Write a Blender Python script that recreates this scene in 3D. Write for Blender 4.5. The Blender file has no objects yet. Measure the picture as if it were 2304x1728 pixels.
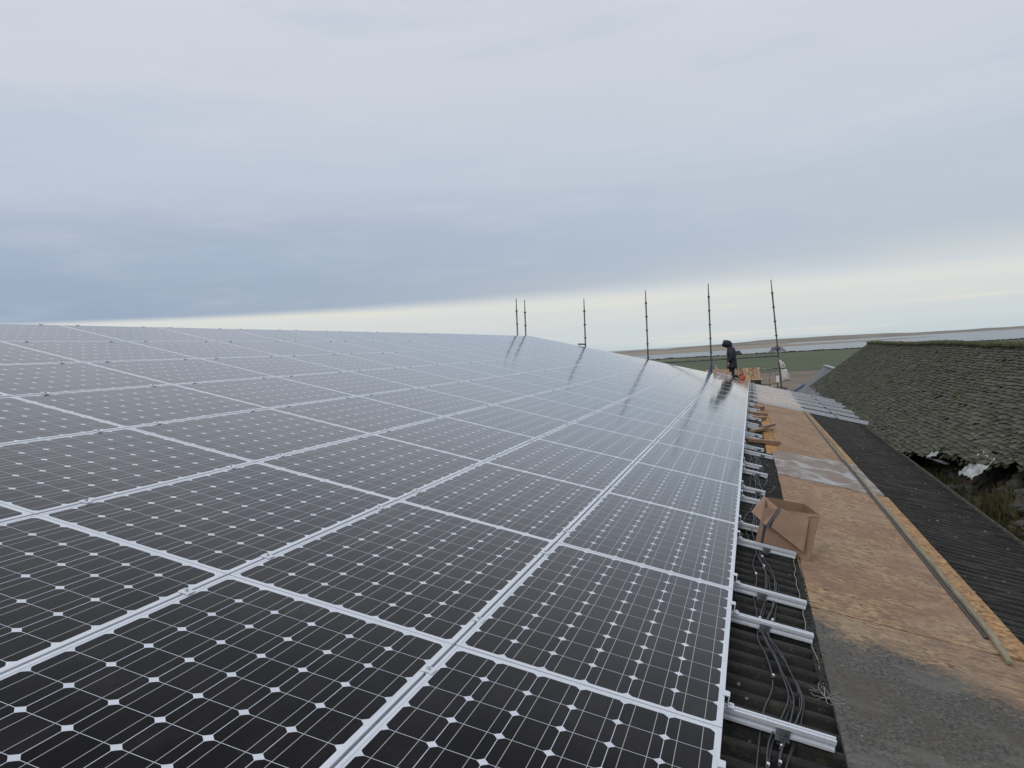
import bpy, bmesh, math, random
from mathutils import Vector, Matrix, noise
random.seed(7)
sc = bpy.context.scene
COL = sc.collection
R = math.radians
# ------------------------------------------------------------------ roof frame
GZ = 5.0                                   # height of the panel edge above the yard
Rw = Matrix(((0.96754459, 0.0, 0.25270033), (-0.00118017, 0.99998909, 0.00451865), (-0.25269757, -0.00467022, 0.96753404)))
M = Matrix.Translation((0, 0, GZ)) @ Rw.to_4x4()
def S(u, v):
    """sag of the old roof, in metres off the flat plane"""
    v = max(-4, min(v, 30)); i = min(1.1, max(0, -u/1.005)/8); j = v/16.65
    return -.0372*i*(1-i)+.0879*j*j+.1375*i*j-.0319*j**3-.0227*i*j*j-.0686*i*i*j
def P(u, v, n=0.0): return M @ Vector((u, v, n+S(u, v)))
# ------------------------------------------------------------------ camera
cam_d = bpy.data.cameras.new("camera"); cam = bpy.data.objects.new("camera", cam_d); COL.objects.link(cam)
Rc = Matrix(((0.94150352, 0.28242633, 0.18386540), (0.20438302, -0.04472350, -0.97786880), (-0.26795279, 0.95824589, -0.09983048)))
cr, cd_, cf = (Rw @ Rc[0]), (Rw @ Rc[1]), (Rw @ Rc[2])
CP = M @ Vector((-0.1791696, -2.83082145, 1.30279334))
cam.matrix_world = Matrix(((cr.x, -cd_.x, -cf.x, CP.x), (cr.y, -cd_.y, -cf.y, CP.y), (cr.z, -cd_.z, -cf.z, CP.z), (0, 0, 0, 1)))
cam_d.sensor_width = 36; cam_d.lens = 36*1829.4/2304; cam_d.clip_start = .05; cam_d.clip_end = 30000
sc.camera = cam
# ------------------------------------------------------------------ view
sc.render.resolution_x = 1024; sc.render.resolution_y = 768
sc.view_settings.view_transform = 'Standard'; sc.view_settings.look = 'None'
sc.view_settings.exposure = 0.0; sc.view_settings.gamma = 1

class NT:
    """tiny node-tree writer"""
    def __init__(s, tree): s.t = tree; s.N = tree.nodes; s.L = tree.links
    def n(s, typ, ins=None, **kw):
        nd = s.N.new(typ)
        for k, v in kw.items(): setattr(nd, k, v)
        for k, v in (ins or {}).items(): s.put(nd.inputs[k], v)
        return nd
    def put(s, sock, v):
        if hasattr(v, 'is_output'): s.L.new(v, sock)
        else: sock.default_value = v
    def m(s, op, a, b=0.0, c=0.0, clamp=False):
        nd = s.N.new('ShaderNodeMath'); nd.operation = op; nd.use_clamp = clamp
        s.put(nd.inputs[0], a); s.put(nd.inputs[1], b); s.put(nd.inputs[2], c)
        return nd.outputs[0]
    def mix(s, f, a, b, bt='MIX'):
        nd = s.N.new('ShaderNodeMix'); nd.data_type = 'RGBA'; nd.blend_type = bt
        s.put(nd.inputs[0], f)
        for k, v in ((6, a), (7, b)):
            s.put(nd.inputs[k], v if hasattr(v, 'is_output') else (*v, 1))
        return nd.outputs[2]
    def ss(s, x, lo, hi):
        nd = s.N.new('ShaderNodeMapRange'); nd.interpolation_type = 'SMOOTHSTEP'
        s.put(nd.inputs[0], x); s.put(nd.inputs[1], lo); s.put(nd.inputs[2], hi)
        return nd.outputs[0]
    def ramp(s, x, stops, interp='EASE'):
        nd = s.N.new('ShaderNodeValToRGB'); nd.color_ramp.interpolation = interp
        e = nd.color_ramp.elements
        while len(e) > 1: e.remove(e[0])
        for i, (p, c) in enumerate(stops):
            q = e[0] if i == 0 else e.new(p)
            q.position = p; q.color = (*c, 1)
        s.put(nd.inputs[0], x); return nd.outputs[0]
    def noise(s, vec, scale, detail=4, rough=.6, dist=0.0):
        nd = s.n('ShaderNodeTexNoise', {'Scale': scale, 'Detail': detail, 'Roughness': rough, 'Distortion': dist})
        if vec is not None: s.L.new(vec, nd.inputs['Vector'])
        return nd.outputs[0]
    def map(s, vec, sc=(1, 1, 1), rot=(0, 0, 0), loc=(0, 0, 0)):
        nd = s.n('ShaderNodeMapping', {'Scale': sc, 'Rotation': rot, 'Location': loc}); s.L.new(vec, nd.inputs[0]); return nd.outputs[0]
def lin(r, g, b): return tuple(((c/255)/12.92 if c/255 <= .04045 else ((c/255+.055)/1.055)**2.4) for c in (r, g, b))

# ------------------------------------------------------------------ world: high overcast with a clear bright strip at the horizon
SUN_EL, SUN_AZ = R(38), R(200)             # behind the camera, hidden by cloud
w = bpy.data.worlds.new("World"); sc.world = w; w.use_nodes = True
t = NT(w.node_tree); t.N.clear()
sky = t.n('ShaderNodeTexSky', sky_type='NISHITA', sun_disc=False, sun_elevation=SUN_EL, sun_rotation=SUN_AZ)
tc = t.n('ShaderNodeTexCoord'); dirv = tc.outputs['Generated']
sep = t.n('ShaderNodeSeparateXYZ'); t.L.new(dirv, sep.inputs[0]); dx, dy, dz = sep.outputs
nz = t.noise(t.map(dirv, (1.6, 1.6, 9)), 1.8, 4, .55)
nz2 = t.noise(t.map(dirv, (1.0, 1.0, 26), loc=(3, 1, 2)), 2.2, 4, .6)
wob = t.m('MULTIPLY', t.m('SUBTRACT', nz, .5), .035)
az = t.ss(dx, -.75, .30)                   # 0 at the photograph's left, 1 at its right
e = t.m('ADD', dz, t.m('MULTIPLY', wob, t.ss(dz, .05, .12)))
cloudL = t.ramp(e, [(0, lin(153, 169, 190)), (.08, lin(154, 170, 192)), (.14, lin(166, 180, 201)), (.22, lin(192, 201, 216)), (.33, lin(206, 212, 223)), (.45, lin(212, 217, 226)), (.8, lin(226, 229, 235))])
cloudR = t.ramp(e, [(0, lin(204, 210, 213)), (.08, lin(202, 208, 212)), (.12, lin(186, 197, 209)), (.17, lin(189, 200, 212)), (.26, lin(202, 209, 220)), (.40, lin(210, 214, 224)), (.8, lin(225, 228, 234))])
cloud = t.mix(az, cloudL, cloudR)
cloud = t.mix(t.m('MULTIPLY', t.ss(nz, .45, .75), .30), cloud, lin(168, 185, 207))
nz3 = t.noise(t.map(dirv, (2.2, 2.2, 13), loc=(7, 3, 1)), 3.0, 6, .62)
cloud = t.mix(t.m('MULTIPLY', t.ss(nz3, .42, .80), .22), cloud, lin(216, 220, 228))
strip = t.ramp(dz, [(0, lin(196, 208, 214)), (.02, lin(206, 214, 217)), (.045, lin(214, 218, 217)), (.062, lin(220, 222, 219)), (.08, lin(210, 217, 223))])
strip = t.mix(t.m('MULTIPLY', t.ss(nz2, .48, .7), .8), strip, lin(228, 226, 214))
lo = t.m('ADD', .0625, t.m('MULTIPLY', az, -.004)); hi = t.m('ADD', .0695, t.m('MULTIPLY', az, .031))
e2 = t.m('ADD', dz, t.m('MULTIPLY', t.m('SUBTRACT', nz2, .5), t.m('MULTIPLY', az, .02)))
allc = t.mix(t.ss(e2, lo, hi), strip, cloud)
allc = t.mix(t.ss(dz, -.02, -.002), (.10, .10, .09), allc)
nish = t.n('ShaderNodeMix', data_type='RGBA', blend_type='MULTIPLY'); nish.inputs[0].default_value = 1
t.L.new(sky.outputs[0], nish.inputs[6]); nish.inputs[7].default_value = (.1, .1, .1, 1)
fin = t.mix(.97, nish.outputs[2], allc)
bg = t.n('ShaderNodeBackground', {'Strength': 1.0}); t.L.new(fin, bg.inputs[0])
wo = t.n('ShaderNodeOutputWorld'); t.L.new(bg.outputs[0], wo.inputs[0])
sun_d = bpy.data.lights.new("sun", 'SUN'); sun_d.energy = .6; sun_d.angle = R(25); sun_d.color = (1, .96, .9)
sun = bpy.data.objects.new("sun", sun_d); COL.objects.link(sun)
sdir = Vector((math.sin(SUN_AZ)*math.cos(SUN_EL), math.cos(SUN_AZ)*math.cos(SUN_EL), math.sin(SUN_EL)))
sun.rotation_euler = sdir.to_track_quat('Z', 'Y').to_euler(); sun.location = sdir*50

# ------------------------------------------------------------------ helpers
def mat(name, fn=None, color=(.5, .5, .5), rough=.6, metal=0.0, **kw):
    m = bpy.data.materials.new(name); m.use_nodes = True; t = NT(m.node_tree)
    b = t.N['Principled BSDF']; b.inputs['Base Color'].default_value = (*color, 1)
    b.inputs['Roughness'].default_value = rough; b.inputs['Metallic'].default_value = metal
    for k, v in kw.items(): b.inputs[k.replace('_', ' ')].default_value = v
    if fn: fn(t, b)
    return m
def bump(t, b, h, strength=.4, dist=.01):
    nd = t.n('ShaderNodeBump', {'Strength': strength, 'Distance': dist, 'Height': h}); t.L.new(nd.outputs[0], b.inputs['Normal'])
def noisy(c1, c2, scale=5, lo=.35, hi=.65, bmp=.3, bd=.01, detail=6, stretch=(1, 1, 1), c3=None, s3=40):
    def f(t, b):
        o = t.n('ShaderNodeTexCoord').outputs['Object']; v = t.map(o, stretch)
        n = t.noise(v, scale, detail, .65)
        c = t.mix(t.ss(n, lo, hi), c1, c2)
        if c3: c = t.mix(t.m('MULTIPLY', t.ss(t.noise(v, s3, 3), .58, .72), .8), c, c3)
        t.L.new(c, b.inputs['Base Color'])
        if bmp: bump(t, b, t.noise(v, scale*4, 5), bmp, bd)
    return f
class MB:
    """collects geometry that becomes ONE mesh"""
    def __init__(s): s.v = []; s.f = []; s.mi = []; s.k = 0
    def add(s, vs, fs):
        o = len(s.v); s.v += [tuple(a) for a in vs]; s.f += [tuple(i+o for i in q) for q in fs]; s.mi += [s.k]*len(fs); return s
    def box(s, c, d, rot=None, taper=1.0):
        x, y, z = d[0]/2, d[1]/2, d[2]/2
        vs = [Vector((sx*x*(taper if sz > 0 else 1), sy*y*(taper if sz > 0 else 1), sz*z)) for sz in (-1, 1) for sy in (-1, 1) for sx in (-1, 1)]
        if rot is not None: vs = [rot @ q for q in vs]
        c = Vector(c); vs = [q+c for q in vs]
        return s.add(vs, [(0, 2, 3, 1), (4, 5, 7, 6), (0, 1, 5, 4), (2, 6, 7, 3), (0, 4, 6, 2), (1, 3, 7, 5)])
    def tube(s, pts, r, seg=8, cap=True, flat=1.0):
        pts = [Vector(p) for p in pts]; rr = r if isinstance(r, (list, tuple)) else [r]*len(pts)
        rings = []; prev = None
        for i, p in enumerate(pts):
            d = (pts[min(i+1, len(pts)-1)]-pts[max(i-1, 0)]).normalized()
            a = prev if prev is not None else (Vector((0, 0, 1)) if abs(d.z) < .9 else Vector((1, 0, 0)))
            x = (a-d*a.dot(d)).normalized(); y = d.cross(x); prev = x
            q = rr[i]; rx, ry = q if isinstance(q, (list, tuple)) else (q, q*flat)
            rings.append([p+x*math.cos(k*2*math.pi/seg)*rx+y*math.sin(k*2*math.pi/seg)*ry for k in range(seg)])
        fs = []
        for i in range(len(pts)-1):
            for k in range(seg): fs.append((i*seg+k, i*seg+(k+1) % seg, (i+1)*seg+(k+1) % seg, (i+1)*seg+k))
        if cap: fs.append(tuple(range(seg))[::-1]); fs.append(tuple((len(pts)-1)*seg+k for k in range(seg)))
        return s.add([v for g in rings for v in g], fs)
    def loft(s, rings, cap=True, close=True):
        n = len(rings[0]); fs = []
        for i in range(len(rings)-1):
            for k in range(n if close else n-1): fs.append((i*n+k, i*n+(k+1) % n, (i+1)*n+(k+1) % n, (i+1)*n+k))
        if cap: fs.append(tuple(range(n))[::-1]); fs.append(tuple((len(rings)-1)*n+k for k in range(n)))
        return s.add([v for g in rings for v in g], fs)
    def grid(s, fn, nu, nv):
        vs = [fn(i/nu, j/nv) for j in range(nv+1) for i in range(nu+1)]
        return s.add(vs, [(j*(nu+1)+i, j*(nu+1)+i+1, (j+1)*(nu+1)+i+1, (j+1)*(nu+1)+i) for j in range(nv) for i in range(nu)])
    def mesh(s, name, m, smooth=False):
        me = bpy.data.meshes.new(name); me.from_pydata(s.v, [], s.f); me.update()
        for q in (m if isinstance(m, (list, tuple)) else [m]): me.materials.append(q)
        if s.k or any(s.mi): me.polygons.foreach_set('material_index', s.mi)
        if smooth: me.polygons.foreach_set('use_smooth', [True]*len(me.polygons))
        bm = bmesh.new(); bm.from_mesh(me); bmesh.ops.recalc_face_normals(bm, faces=bm.faces); bm.to_mesh(me); bm.free()
        return me
    def obj(s, name, m, parent=None, smooth=False, bevel=0.0, label=None):
        o = bpy.data.objects.new(name, s.mesh(name, m, smooth)); COL.objects.link(o)
        if parent is not None: o.parent = parent
        if bevel:
            b = o.modifiers.new('bevel', 'BEVEL'); b.width = bevel; b.segments = 2; b.limit_method = 'ANGLE'
        if label: o['label'] = label
        return o
def tag(o, label, cat, group=None, kind=None):
    if label: o['label'] = label
    if cat: o['category'] = cat
    if group: o['group'] = group
    if kind: o['kind'] = kind
    return o
def thing(name, label, cat, mw=None, group=None):
    o = bpy.data.objects.new(name, None); COL.objects.link(o); o.empty_display_size = .2
    if mw is not None: o.matrix_world = mw if isinstance(mw, Matrix) else Matrix.Translation(mw)
    return tag(o, label, cat, group)
def RM(u, v, n=0.0, yaw=0.0):
    """matrix of a thing lying on the roof: local x down the slope, y along the roof, z off the roof"""
    p = P(u, v, n); du = (P(u+.3, v, n)-P(u-.3, v, n)).normalized(); dv = (P(u, v+.5, n)-P(u, v-.5, n)).normalized()
    z = du.cross(dv).normalized(); y = z.cross(du)
    m = Matrix(((du.x, y.x, z.x, p.x), (du.y, y.y, z.y, p.y), (du.z, y.z, z.z, p.z), (0, 0, 0, 1)))
    return m @ Matrix.Rotation(yaw, 4, 'Z')
ORD = ['first', 'second', 'third', 'fourth', 'fifth', 'sixth', 'seventh', 'eighth', 'ninth', 'tenth', 'eleventh', 'twelfth', 'thirteenth', 'fourteenth', 'fifteenth', 'sixteenth', 'seventeenth', 'eighteenth', 'nineteenth', 'twentieth'] + ['twenty-'+q for q in ['first', 'second', 'third', 'fourth', 'fifth', 'sixth', 'seventh', 'eighth', 'ninth']] + ['thirtieth', 'thirty-first', 'thirty-second', 'thirty-third', 'thirty-fourth', 'thirty-fifth', 'thirty-sixth']

# ------------------------------------------------------------------ materials
def f_alu(t, b):
    o = t.n('ShaderNodeTexCoord').outputs['Object']
    n = t.noise(t.map(o, (40, 3, 3)), 4, 4)
    t.L.new(t.mix(n, (.64, .67, .72), (.80, .83, .88)), b.inputs['Base Color'])
    t.L.new(t.m('ADD', t.m('MULTIPLY', n, .15), .3), b.inputs['Roughness'])
ALU = mat('anodised aluminium', f_alu, rough=.38, metal=.30)
STEEL = mat('galvanised steel', noisy((.12, .13, .14), (.30, .31, .32), 9, bmp=.1), rough=.5, metal=.7)
DKSTEEL = mat('weathered scaffold tube', noisy((.05, .055, .06), (.16, .16, .16), 7, bmp=.15), rough=.6, metal=.5)
BOLT = mat('bolt steel', None, (.45, .45, .46), .35, .9)

def f_cell(t, b):
    o = t.n('ShaderNodeTexCoord').outputs['Object']
    s = t.n('ShaderNodeSeparateXYZ'); t.L.new(o, s.inputs[0]); x, y = s.outputs[0], s.outputs[1]
    PT = .1585; PY_ = .1612
    ax = t.m('PINGPONG', x, PT/2)           # 0 on the gap line at x=0, PT/2 at the centre of a cell
    ay = t.m('PINGPONG', y, PY_/2)
    cx = t.m('SUBTRACT', PT/2, ax); cy = t.m('MULTIPLY', t.m('SUBTRACT', PY_/2, ay), PT/PY_)
    rr = t.m('SQRT', t.m('ADD', t.m('MULTIPLY', cx, cx), t.m('MULTIPLY', cy, cy)))
    inx = t.m('LESS_THAN', t.m('ABSOLUTE', x), PT*3); iny = t.m('LESS_THAN', t.m('ABSOLUTE', y), PY_*5)
    box_ = t.m('MULTIPLY', t.m('MULTIPLY', t.m('GREATER_THAN', ax, .0011), t.m('GREATER_THAN', ay, .0011)), t.m('MULTIPLY', inx, iny))
    cell = t.m('MULTIPLY', box_, t.m('LESS_THAN', rr, .0985))
    bus = t.m('MULTIPLY', t.m('LESS_THAN', t.m('ABSOLUTE', t.m('SUBTRACT', cx, .039)), .0011), t.m('MULTIPLY', inx, t.m('LESS_THAN', t.m('ABSOLUTE', y), PY_*5-.004)))
    # small tone steps from cell to cell and panel to panel
    q = t.n('ShaderNodeCombineXYZ', {0: t.m('FLOOR', t.m('DIVIDE', x, PT)), 1: t.m('FLOOR', t.m('DIVIDE', y, PY_))})
    inf = t.n('ShaderNodeObjectInfo'); t.L.new(t.m('MULTIPLY', inf.outputs['Random'], 97.0), q.inputs[2])
    wn = t.n('ShaderNodeTexWhiteNoise', noise_dimensions='3D'); t.L.new(q.outputs[0], wn.inputs[0])
    cc = t.mix(wn.outputs[0], (.0032, .0027, .0036), (.0080, .0068, .0088))
    tint = t.mix(.6, (1, 1, 1), inf.outputs['Color'], 'MULTIPLY')
    cc = t.mix(1.0, cc, tint, 'MULTIPLY')
    wet = t.noise(o, 3.0, 4)
    sheet = t.mix(t.ss(wet, .3, .7), (.60, .64, .70), (.72, .76, .82))
    c = t.mix(cell, sheet, cc); c = t.mix(bus, c, (.42, .43, .44))
    of = t.n('ShaderNodeVectorMath', operation='ADD'); t.L.new(o, of.inputs[0]); cb_ = t.n('ShaderNodeCombineXYZ', {0: t.m('MULTIPLY', inf.outputs['Random'], 40), 1: t.m('MULTIPLY', inf.outputs['Random'], 17)}); t.L.new(cb_.outputs[0], of.inputs[1])
    dust = t.m('MULTIPLY', t.ss(t.noise(t.map(of.outputs[0], (2.2, 1, 1)), 1.6, 8, .75), .45, .75), .045)
    spots = t.m('MULTIPLY', t.ss(t.noise(of.outputs[0], 60, 2, .5), .72, .78), .06)
    c = t.mix(t.m('ADD', dust, spots), c, (.34, .32, .29))
    t.L.new(c, b.inputs['Base Color']); b.inputs['Specular IOR Level'].default_value = 0.0; b.inputs['Roughness'].default_value = .9
    # anti-reflection glass: almost no reflection seen from above, strong at a grazing look
    bp = t.n('ShaderNodeBump', {'Strength': .06, 'Distance': .012, 'Height': t.noise(o, 1.3, 2)})
    lw = t.n('ShaderNodeLayerWeight', {'Blend': .5, 'Normal': bp.outputs[0]})
    fac = t.m('SUBTRACT', 1.0, t.m('POWER', t.m('SUBTRACT', 1.0, t.m('POWER', lw.outputs['Facing'], 6.2)), 1.65)); fac = t.m('ADD', t.m('MULTIPLY', fac, .96), .002)
    dirt = t.noise(o, 14, 5, .7)
    gl = t.n('ShaderNodeBsdfGlossy', {'Color': (1, 1, 1, 1), 'Roughness': t.m('ADD', .075, t.m('MULTIPLY', t.ss(dirt, .4, .8), .12)), 'Normal': bp.outputs[0]})
    mx = t.n('ShaderNodeMixShader', {0: fac}); t.L.new(b.outputs[0], mx.inputs[1]); t.L.new(gl.outputs[0], mx.inputs[2])
    t.L.new(mx.outputs[0], t.N['Material Output'].inputs[0])
CELL = mat('solar cells under glass', f_cell, rough=.1, IOR=1.45)

def f_cement(t, b):
    o = t.n('ShaderNodeTexCoord').outputs['Object']
    s = t.n('ShaderNodeSeparateXYZ'); t.L.new(o, s.inputs[0])
    n1 = t.noise(o, 2.2, 6, .7); n2 = t.noise(o, 34, 6, .75); n3 = t.noise(t.map(o, (.6, 5, 1)), 5, 5, .7)
    c = t.mix(t.ss(n3, .35, .7), (.008, .0076, .0075), (.024, .023, .021))
    c = t.mix(t.m('MULTIPLY', t.ss(n2, .57, .70), .55), c, (.12, .12, .105))
    c = t.mix(t.m('MULTIPLY', t.ss(t.noise(o, 6, 5, .75), .56, .70), .7), c, (.050, .048, .018))
    vo = t.n('ShaderNodeTexVoronoi', {'Scale': 9.0}); t.L.new(o, vo.inputs[0])
    c = t.mix(t.m('MULTIPLY', t.m('LESS_THAN', vo.outputs[0], .085), t.ss(n1, .4, .6)), c, (.30, .30, .27))
    st = t.noise(t.map(o, (1.4, 30, 1)), 2, 4, .7)
    c = t.mix(t.m('MULTIPLY', t.m('MULTIPLY', t.ss(st, .50, .66), t.ss(s.outputs[0], .9, 2.5)), .75), c, (.13, .135, .12))
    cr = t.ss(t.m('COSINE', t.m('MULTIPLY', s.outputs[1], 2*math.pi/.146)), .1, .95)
    c = t.mix(t.m('MULTIPLY', t.m('MULTIPLY', cr, t.ss(t.noise(t.map(o, (1, 4, 1)), 3, 6, .75), .38, .62)), .6), c, (.070, .067, .058))  # crest wear, its lighter tone also standing in for light on the ridges
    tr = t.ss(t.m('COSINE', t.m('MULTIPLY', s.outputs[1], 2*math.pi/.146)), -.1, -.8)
    c = t.mix(t.m('MULTIPLY', tr, .6), c, (.012, .012, .009))  # trough shade painted into the colour to deepen the corrugation
    t.L.new(c, b.inputs['Base Color']); bump(t, b, n2, 1.0, .02)
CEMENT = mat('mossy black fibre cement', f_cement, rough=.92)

def f_osb(grey, red=0.0, white=0.0, bright=1.0, seed=0.0, sat=1.0):
    def f(t, b):
        o = t.n('ShaderNodeTexCoord').outputs['Object']
        inf = t.n('ShaderNodeObjectInfo').outputs['Random']
        off = t.n('ShaderNodeVectorMath', operation='ADD'); t.L.new(o, off.inputs[0])
        cmb = t.n('ShaderNodeCombineXYZ', {0: t.m('MULTIPLY', inf, 31), 1: seed, 2: t.m('MULTIPLY', inf, 9)}); t.L.new(cmb.outputs[0], off.inputs[1])
        v = off.outputs[0]
        wv = t.n('ShaderNodeTexNoise', {'Scale': 5.0, 'Detail': 3.0}); t.L.new(v, wv.inputs[0])
        wsc = t.n('ShaderNodeVectorMath', operation='SCALE'); t.L.new(wv.outputs[1], wsc.inputs[0]); wsc.inputs[3].default_value = .16
        vw = t.n('ShaderNodeVectorMath', operation='ADD'); t.L.new(v, vw.inputs[0]); t.L.new(wsc.outputs[0], vw.inputs[1]); vw = vw.outputs[0]
        g = 0.0; gs = []
        for k, (rz, sx, sy) in enumerate(((0.15, 30, 80), (1.25, 26, 62), (-.95, 24, 70))):
            va = t.n('ShaderNodeTexVoronoi', {'Scale': 1.0}); t.L.new(t.map(vw, (sx, sy, 1), (0, 0, rz), (k*7, 0, 0)), va.inputs[0])
            bw = t.n('ShaderNodeRGBToBW'); t.L.new(va.outputs[1], bw.inputs[0]); gs.append(bw.outputs[0])
        sel = t.noise(v, 17, 3, .7)
        g = t.m('ADD', t.m('MULTIPLY', gs[0], .45), t.m('ADD', t.m('MULTIPLY', gs[1], .30), t.m('MULTIPLY', gs[2], .25)))
        c = t.ramp(g, [(.26, (.15*bright, .085*bright, .045*bright)), (.46, (.35*bright, .210*bright, .110*bright)), (.66, (.54*bright, .37*bright, .215*bright))], 'LINEAR')
        big = t.noise(v, 2.0, 6, .75); fine = t.noise(v, 75, 4, .85); mid = t.noise(v, 8, 7, .8); big2 = t.noise(t.map(v, (1, 1, 1), (0, 0, 0), (9, 4, 0)), 1.2, 6, .75)
        c = t.mix(t.m('MULTIPLY', t.ss(big, .44, .60), red), c, (.27, .150, .095))
        c = t.mix(t.m('MULTIPLY', t.ss(big2, .48, .70), .45*(red > 0)), c, (.40, .31, .215))
        c = t.mix(t.m('MULTIPLY', t.ss(mid, .50, .62), .5), c, (.15, .10, .07))
        c = t.mix(t.m('MULTIPLY', t.ss(sel, .60, .72), .35), c, (.50, .40, .28))
        if grey:
            s = t.n('ShaderNodeSeparateXYZ'); t.L.new(o, s.inputs[0])
            k = t.m('ADD', s.outputs[1], t.m('MULTIPLY', s.outputs[0], .45))
            k = t.m('ADD', k, t.m('MULTIPLY', t.m('SUBTRACT', t.noise(v, 3, 7, .8), .5), 1.5))
            gcol = t.mix(t.ss(t.noise(v, 48, 5, .9), .42, .60), (.016, .017, .016), (.135, .135, .122))
            gcol = t.mix(t.m('MULTIPLY', t.ss(mid, .45, .65), .5), gcol, (.060, .058, .045))
            sm = t.noise(t.map(v, (1, 2.4, 1), (0, 0, .35)), 2.2, 6, .7)
            gcol = t.mix(t.m('MULTIPLY', t.ss(sm, .48, .62), .6), gcol, (.155, .155, .14))
            gcol = t.mix(t.m('MULTIPLY', t.ss(big, .48, .64), .6), gcol, (.070, .062, .042))
            c = t.mix(t.m('MULTIPLY', .55, t.ss(mid, .4, .7)), c, (.20, .17, .12))
            c = t.mix(t.m('MULTIPLY', t.ss(k, grey+.20, grey-.12), .95), c, gcol)
        if white:
            c = t.mix(.70, c, (.20, .165, .145))
            st = t.noise(t.map(v, (2.0, 1.5, 1), (0, 0, -.12)), 1.4, 9, .72, .8)
            c = t.mix(t.m('MULTIPLY', t.ss(st, .46, .60), .9), c, (.47, .47, .475)); c = t.mix(t.m('MULTIPLY', t.ss(mid, .46, .62), .45), c, (.17, .15, .14))
        c = t.mix(t.m('MULTIPLY', t.ss(fine, .52, .78), .35), c, (.085, .06, .045))
        hs = t.n('ShaderNodeHueSaturation', {'Saturation': sat}); t.L.new(c, hs.inputs['Color'])
        t.L.new(hs.outputs[0], b.inputs['Base Color']); bump(t, b, t.m('ADD', g, fine), .45, .005)
    return f
OSB = mat('weathered strand board', f_osb(0, .8, 0, .86), rough=.82)
OSBF = mat('fresh strand board', f_osb(0, .0, 0, 1.15, sat=1.35), rough=.8)
OSBS = mat('orange strand board', f_osb(0, .0, 0, 1.06, sat=1.15), rough=.8)
OSBG = mat('dirt-greyed strand board', f_osb(.62, .5, 0, .80), rough=.72)
OSBW = mat('plaster-stained strand board', f_osb(0, .5, 1, .8), rough=.6)
OSBY = mat('pale yellow strand board', f_osb(0, 0, 0, 1.75, sat=.85), rough=.8)
TIMBER = mat('rough sawn timber', noisy((.25, .16, .105), (.36, .245, .165), 3, stretch=(1, 12, 12), bmp=.2), rough=.8)
GTIMBER = mat('green treated batten', noisy((.19, .175, .115), (.33, .28, .20), 4, stretch=(8, 1, 8), bmp=.2), rough=.85)
CARD = mat('cardboard', noisy((.29, .185, .125), (.36, .235, .165), 4, bmp=.05, c3=(.30, .18, .12), s3=12), rough=.85)
CARDIN = mat('cardboard inside', noisy((.26, .16, .105), (.30, .19, .125), 4, bmp=.05), rough=.9)
TAPE = mat('grey parcel tape', None, (.045, .05, .06), .35)
BLACKP = mat('black plastic', noisy((.010, .010, .012), (.03, .03, .035), 20, bmp=.1), rough=.45)
CABLE = mat('black cable sheath', noisy((.020, .022, .026), (.05, .052, .058), 12, bmp=0), rough=.4)
WHITEP = mat('white plastic', None, (.75, .75, .74), .4)

# ------------------------------------------------------------------ ground, field, water, dunes
fw = Vector((cf.x, cf.y, 0)).normalized(); rt = Vector((fw.y, -fw.x, 0))
CB = Vector((CP.x, CP.y, 0))
def G(px, dip, z=0.0):
    """ground point seen at photo column px, dip pixels under the horizon"""
    D = CP.z*1829.4/dip
    return CB+fw*D+rt*((px-1157)/1829.4*D)+Vector((0, 0, z))
def sheet(name, pts, m, z):
    bm = bmesh.new(); vs = [bm.verts.new((p.x, p.y, z)) for p in pts]; f = bm.faces.new(vs); bmesh.ops.recalc_face_normals(bm, faces=[f])
    if f.normal.z < 0: f.normal_flip()
    bmesh.ops.triangulate(bm, faces=[f]); me = bpy.data.meshes.new(name); bm.to_mesh(me); bm.free(); me.materials.append(m)
    o = bpy.data.objects.new(name, me); COL.objects.link(o); o['kind'] = 'structure'; return o
SAND = mat('sand and marram', noisy((.24, .20, .145), (.33, .28, .21), .012, bmp=0, c3=(.13, .13, .08), s3=.05), rough=.95)
YARD = mat('muddy yard', noisy((.135, .10, .072), (.20, .155, .115), .12, bmp=.2, c3=(.10, .09, .06), s3=.5), rough=.95)
def f_grass(t, b):
    o = t.n('ShaderNodeTexCoord').outputs['Object']
    n = t.noise(o, .02, 6, .7); n2 = t.noise(o, 1.2, 5, .7)
    c = t.mix(t.ss(n, .35, .65), (.040, .070, .026), (.070, .098, .040)); c = t.mix(t.m('MULTIPLY', t.ss(t.noise(t.map(o, (.3, 2, 1)), .06, 5, .7), .4, .65), .5), c, (.075, .085, .04)); c = t.mix(t.m('MULTIPLY', n2, .4), c, (.09, .10, .045))
    t.L.new(c, b.inputs['Base Color'])
GRASS = mat('field grass', f_grass, rough=.95)
ROUGHG = mat('rough grass', noisy((.075, .085, .04), (.13, .13, .07), .06, bmp=0), rough=.95)
def f_water(t, b):
    o = t.n('ShaderNodeTexCoord').outputs['Object']
    t.L.new(t.mix(t.noise(t.map(o, (1, .15, 1)), .02, 5), (.10, .12, .14), (.16, .18, .20)), b.inputs['Base Color'])
    bump(t, b, t.noise(o, .8, 4), .25, .15)
WATER = mat('estuary water', f_water, rough=.28)
SURF = mat('white surf', noisy((.60, .63, .64), (.78, .80, .80), .05, bmp=0), rough=.7)
sheet('ground', [Vector((-9000, -900, 0)), Vector((9000, -900, 0)), Vector((9000, 9000, 0)), Vector((-9000, 9000, 0))], SAND, 0)
sheet('sea', [G(-600, 6.3), G(1900, 6.3), G(1900, 1.15), G(-600, 1.15)], WATER, .12)
sheet('estuary', [G(300, 27), G(2600, 34), G(2900, 7.6), G(1790, 7.4), G(1690, 10), G(300, 10)], WATER, .05)
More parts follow.
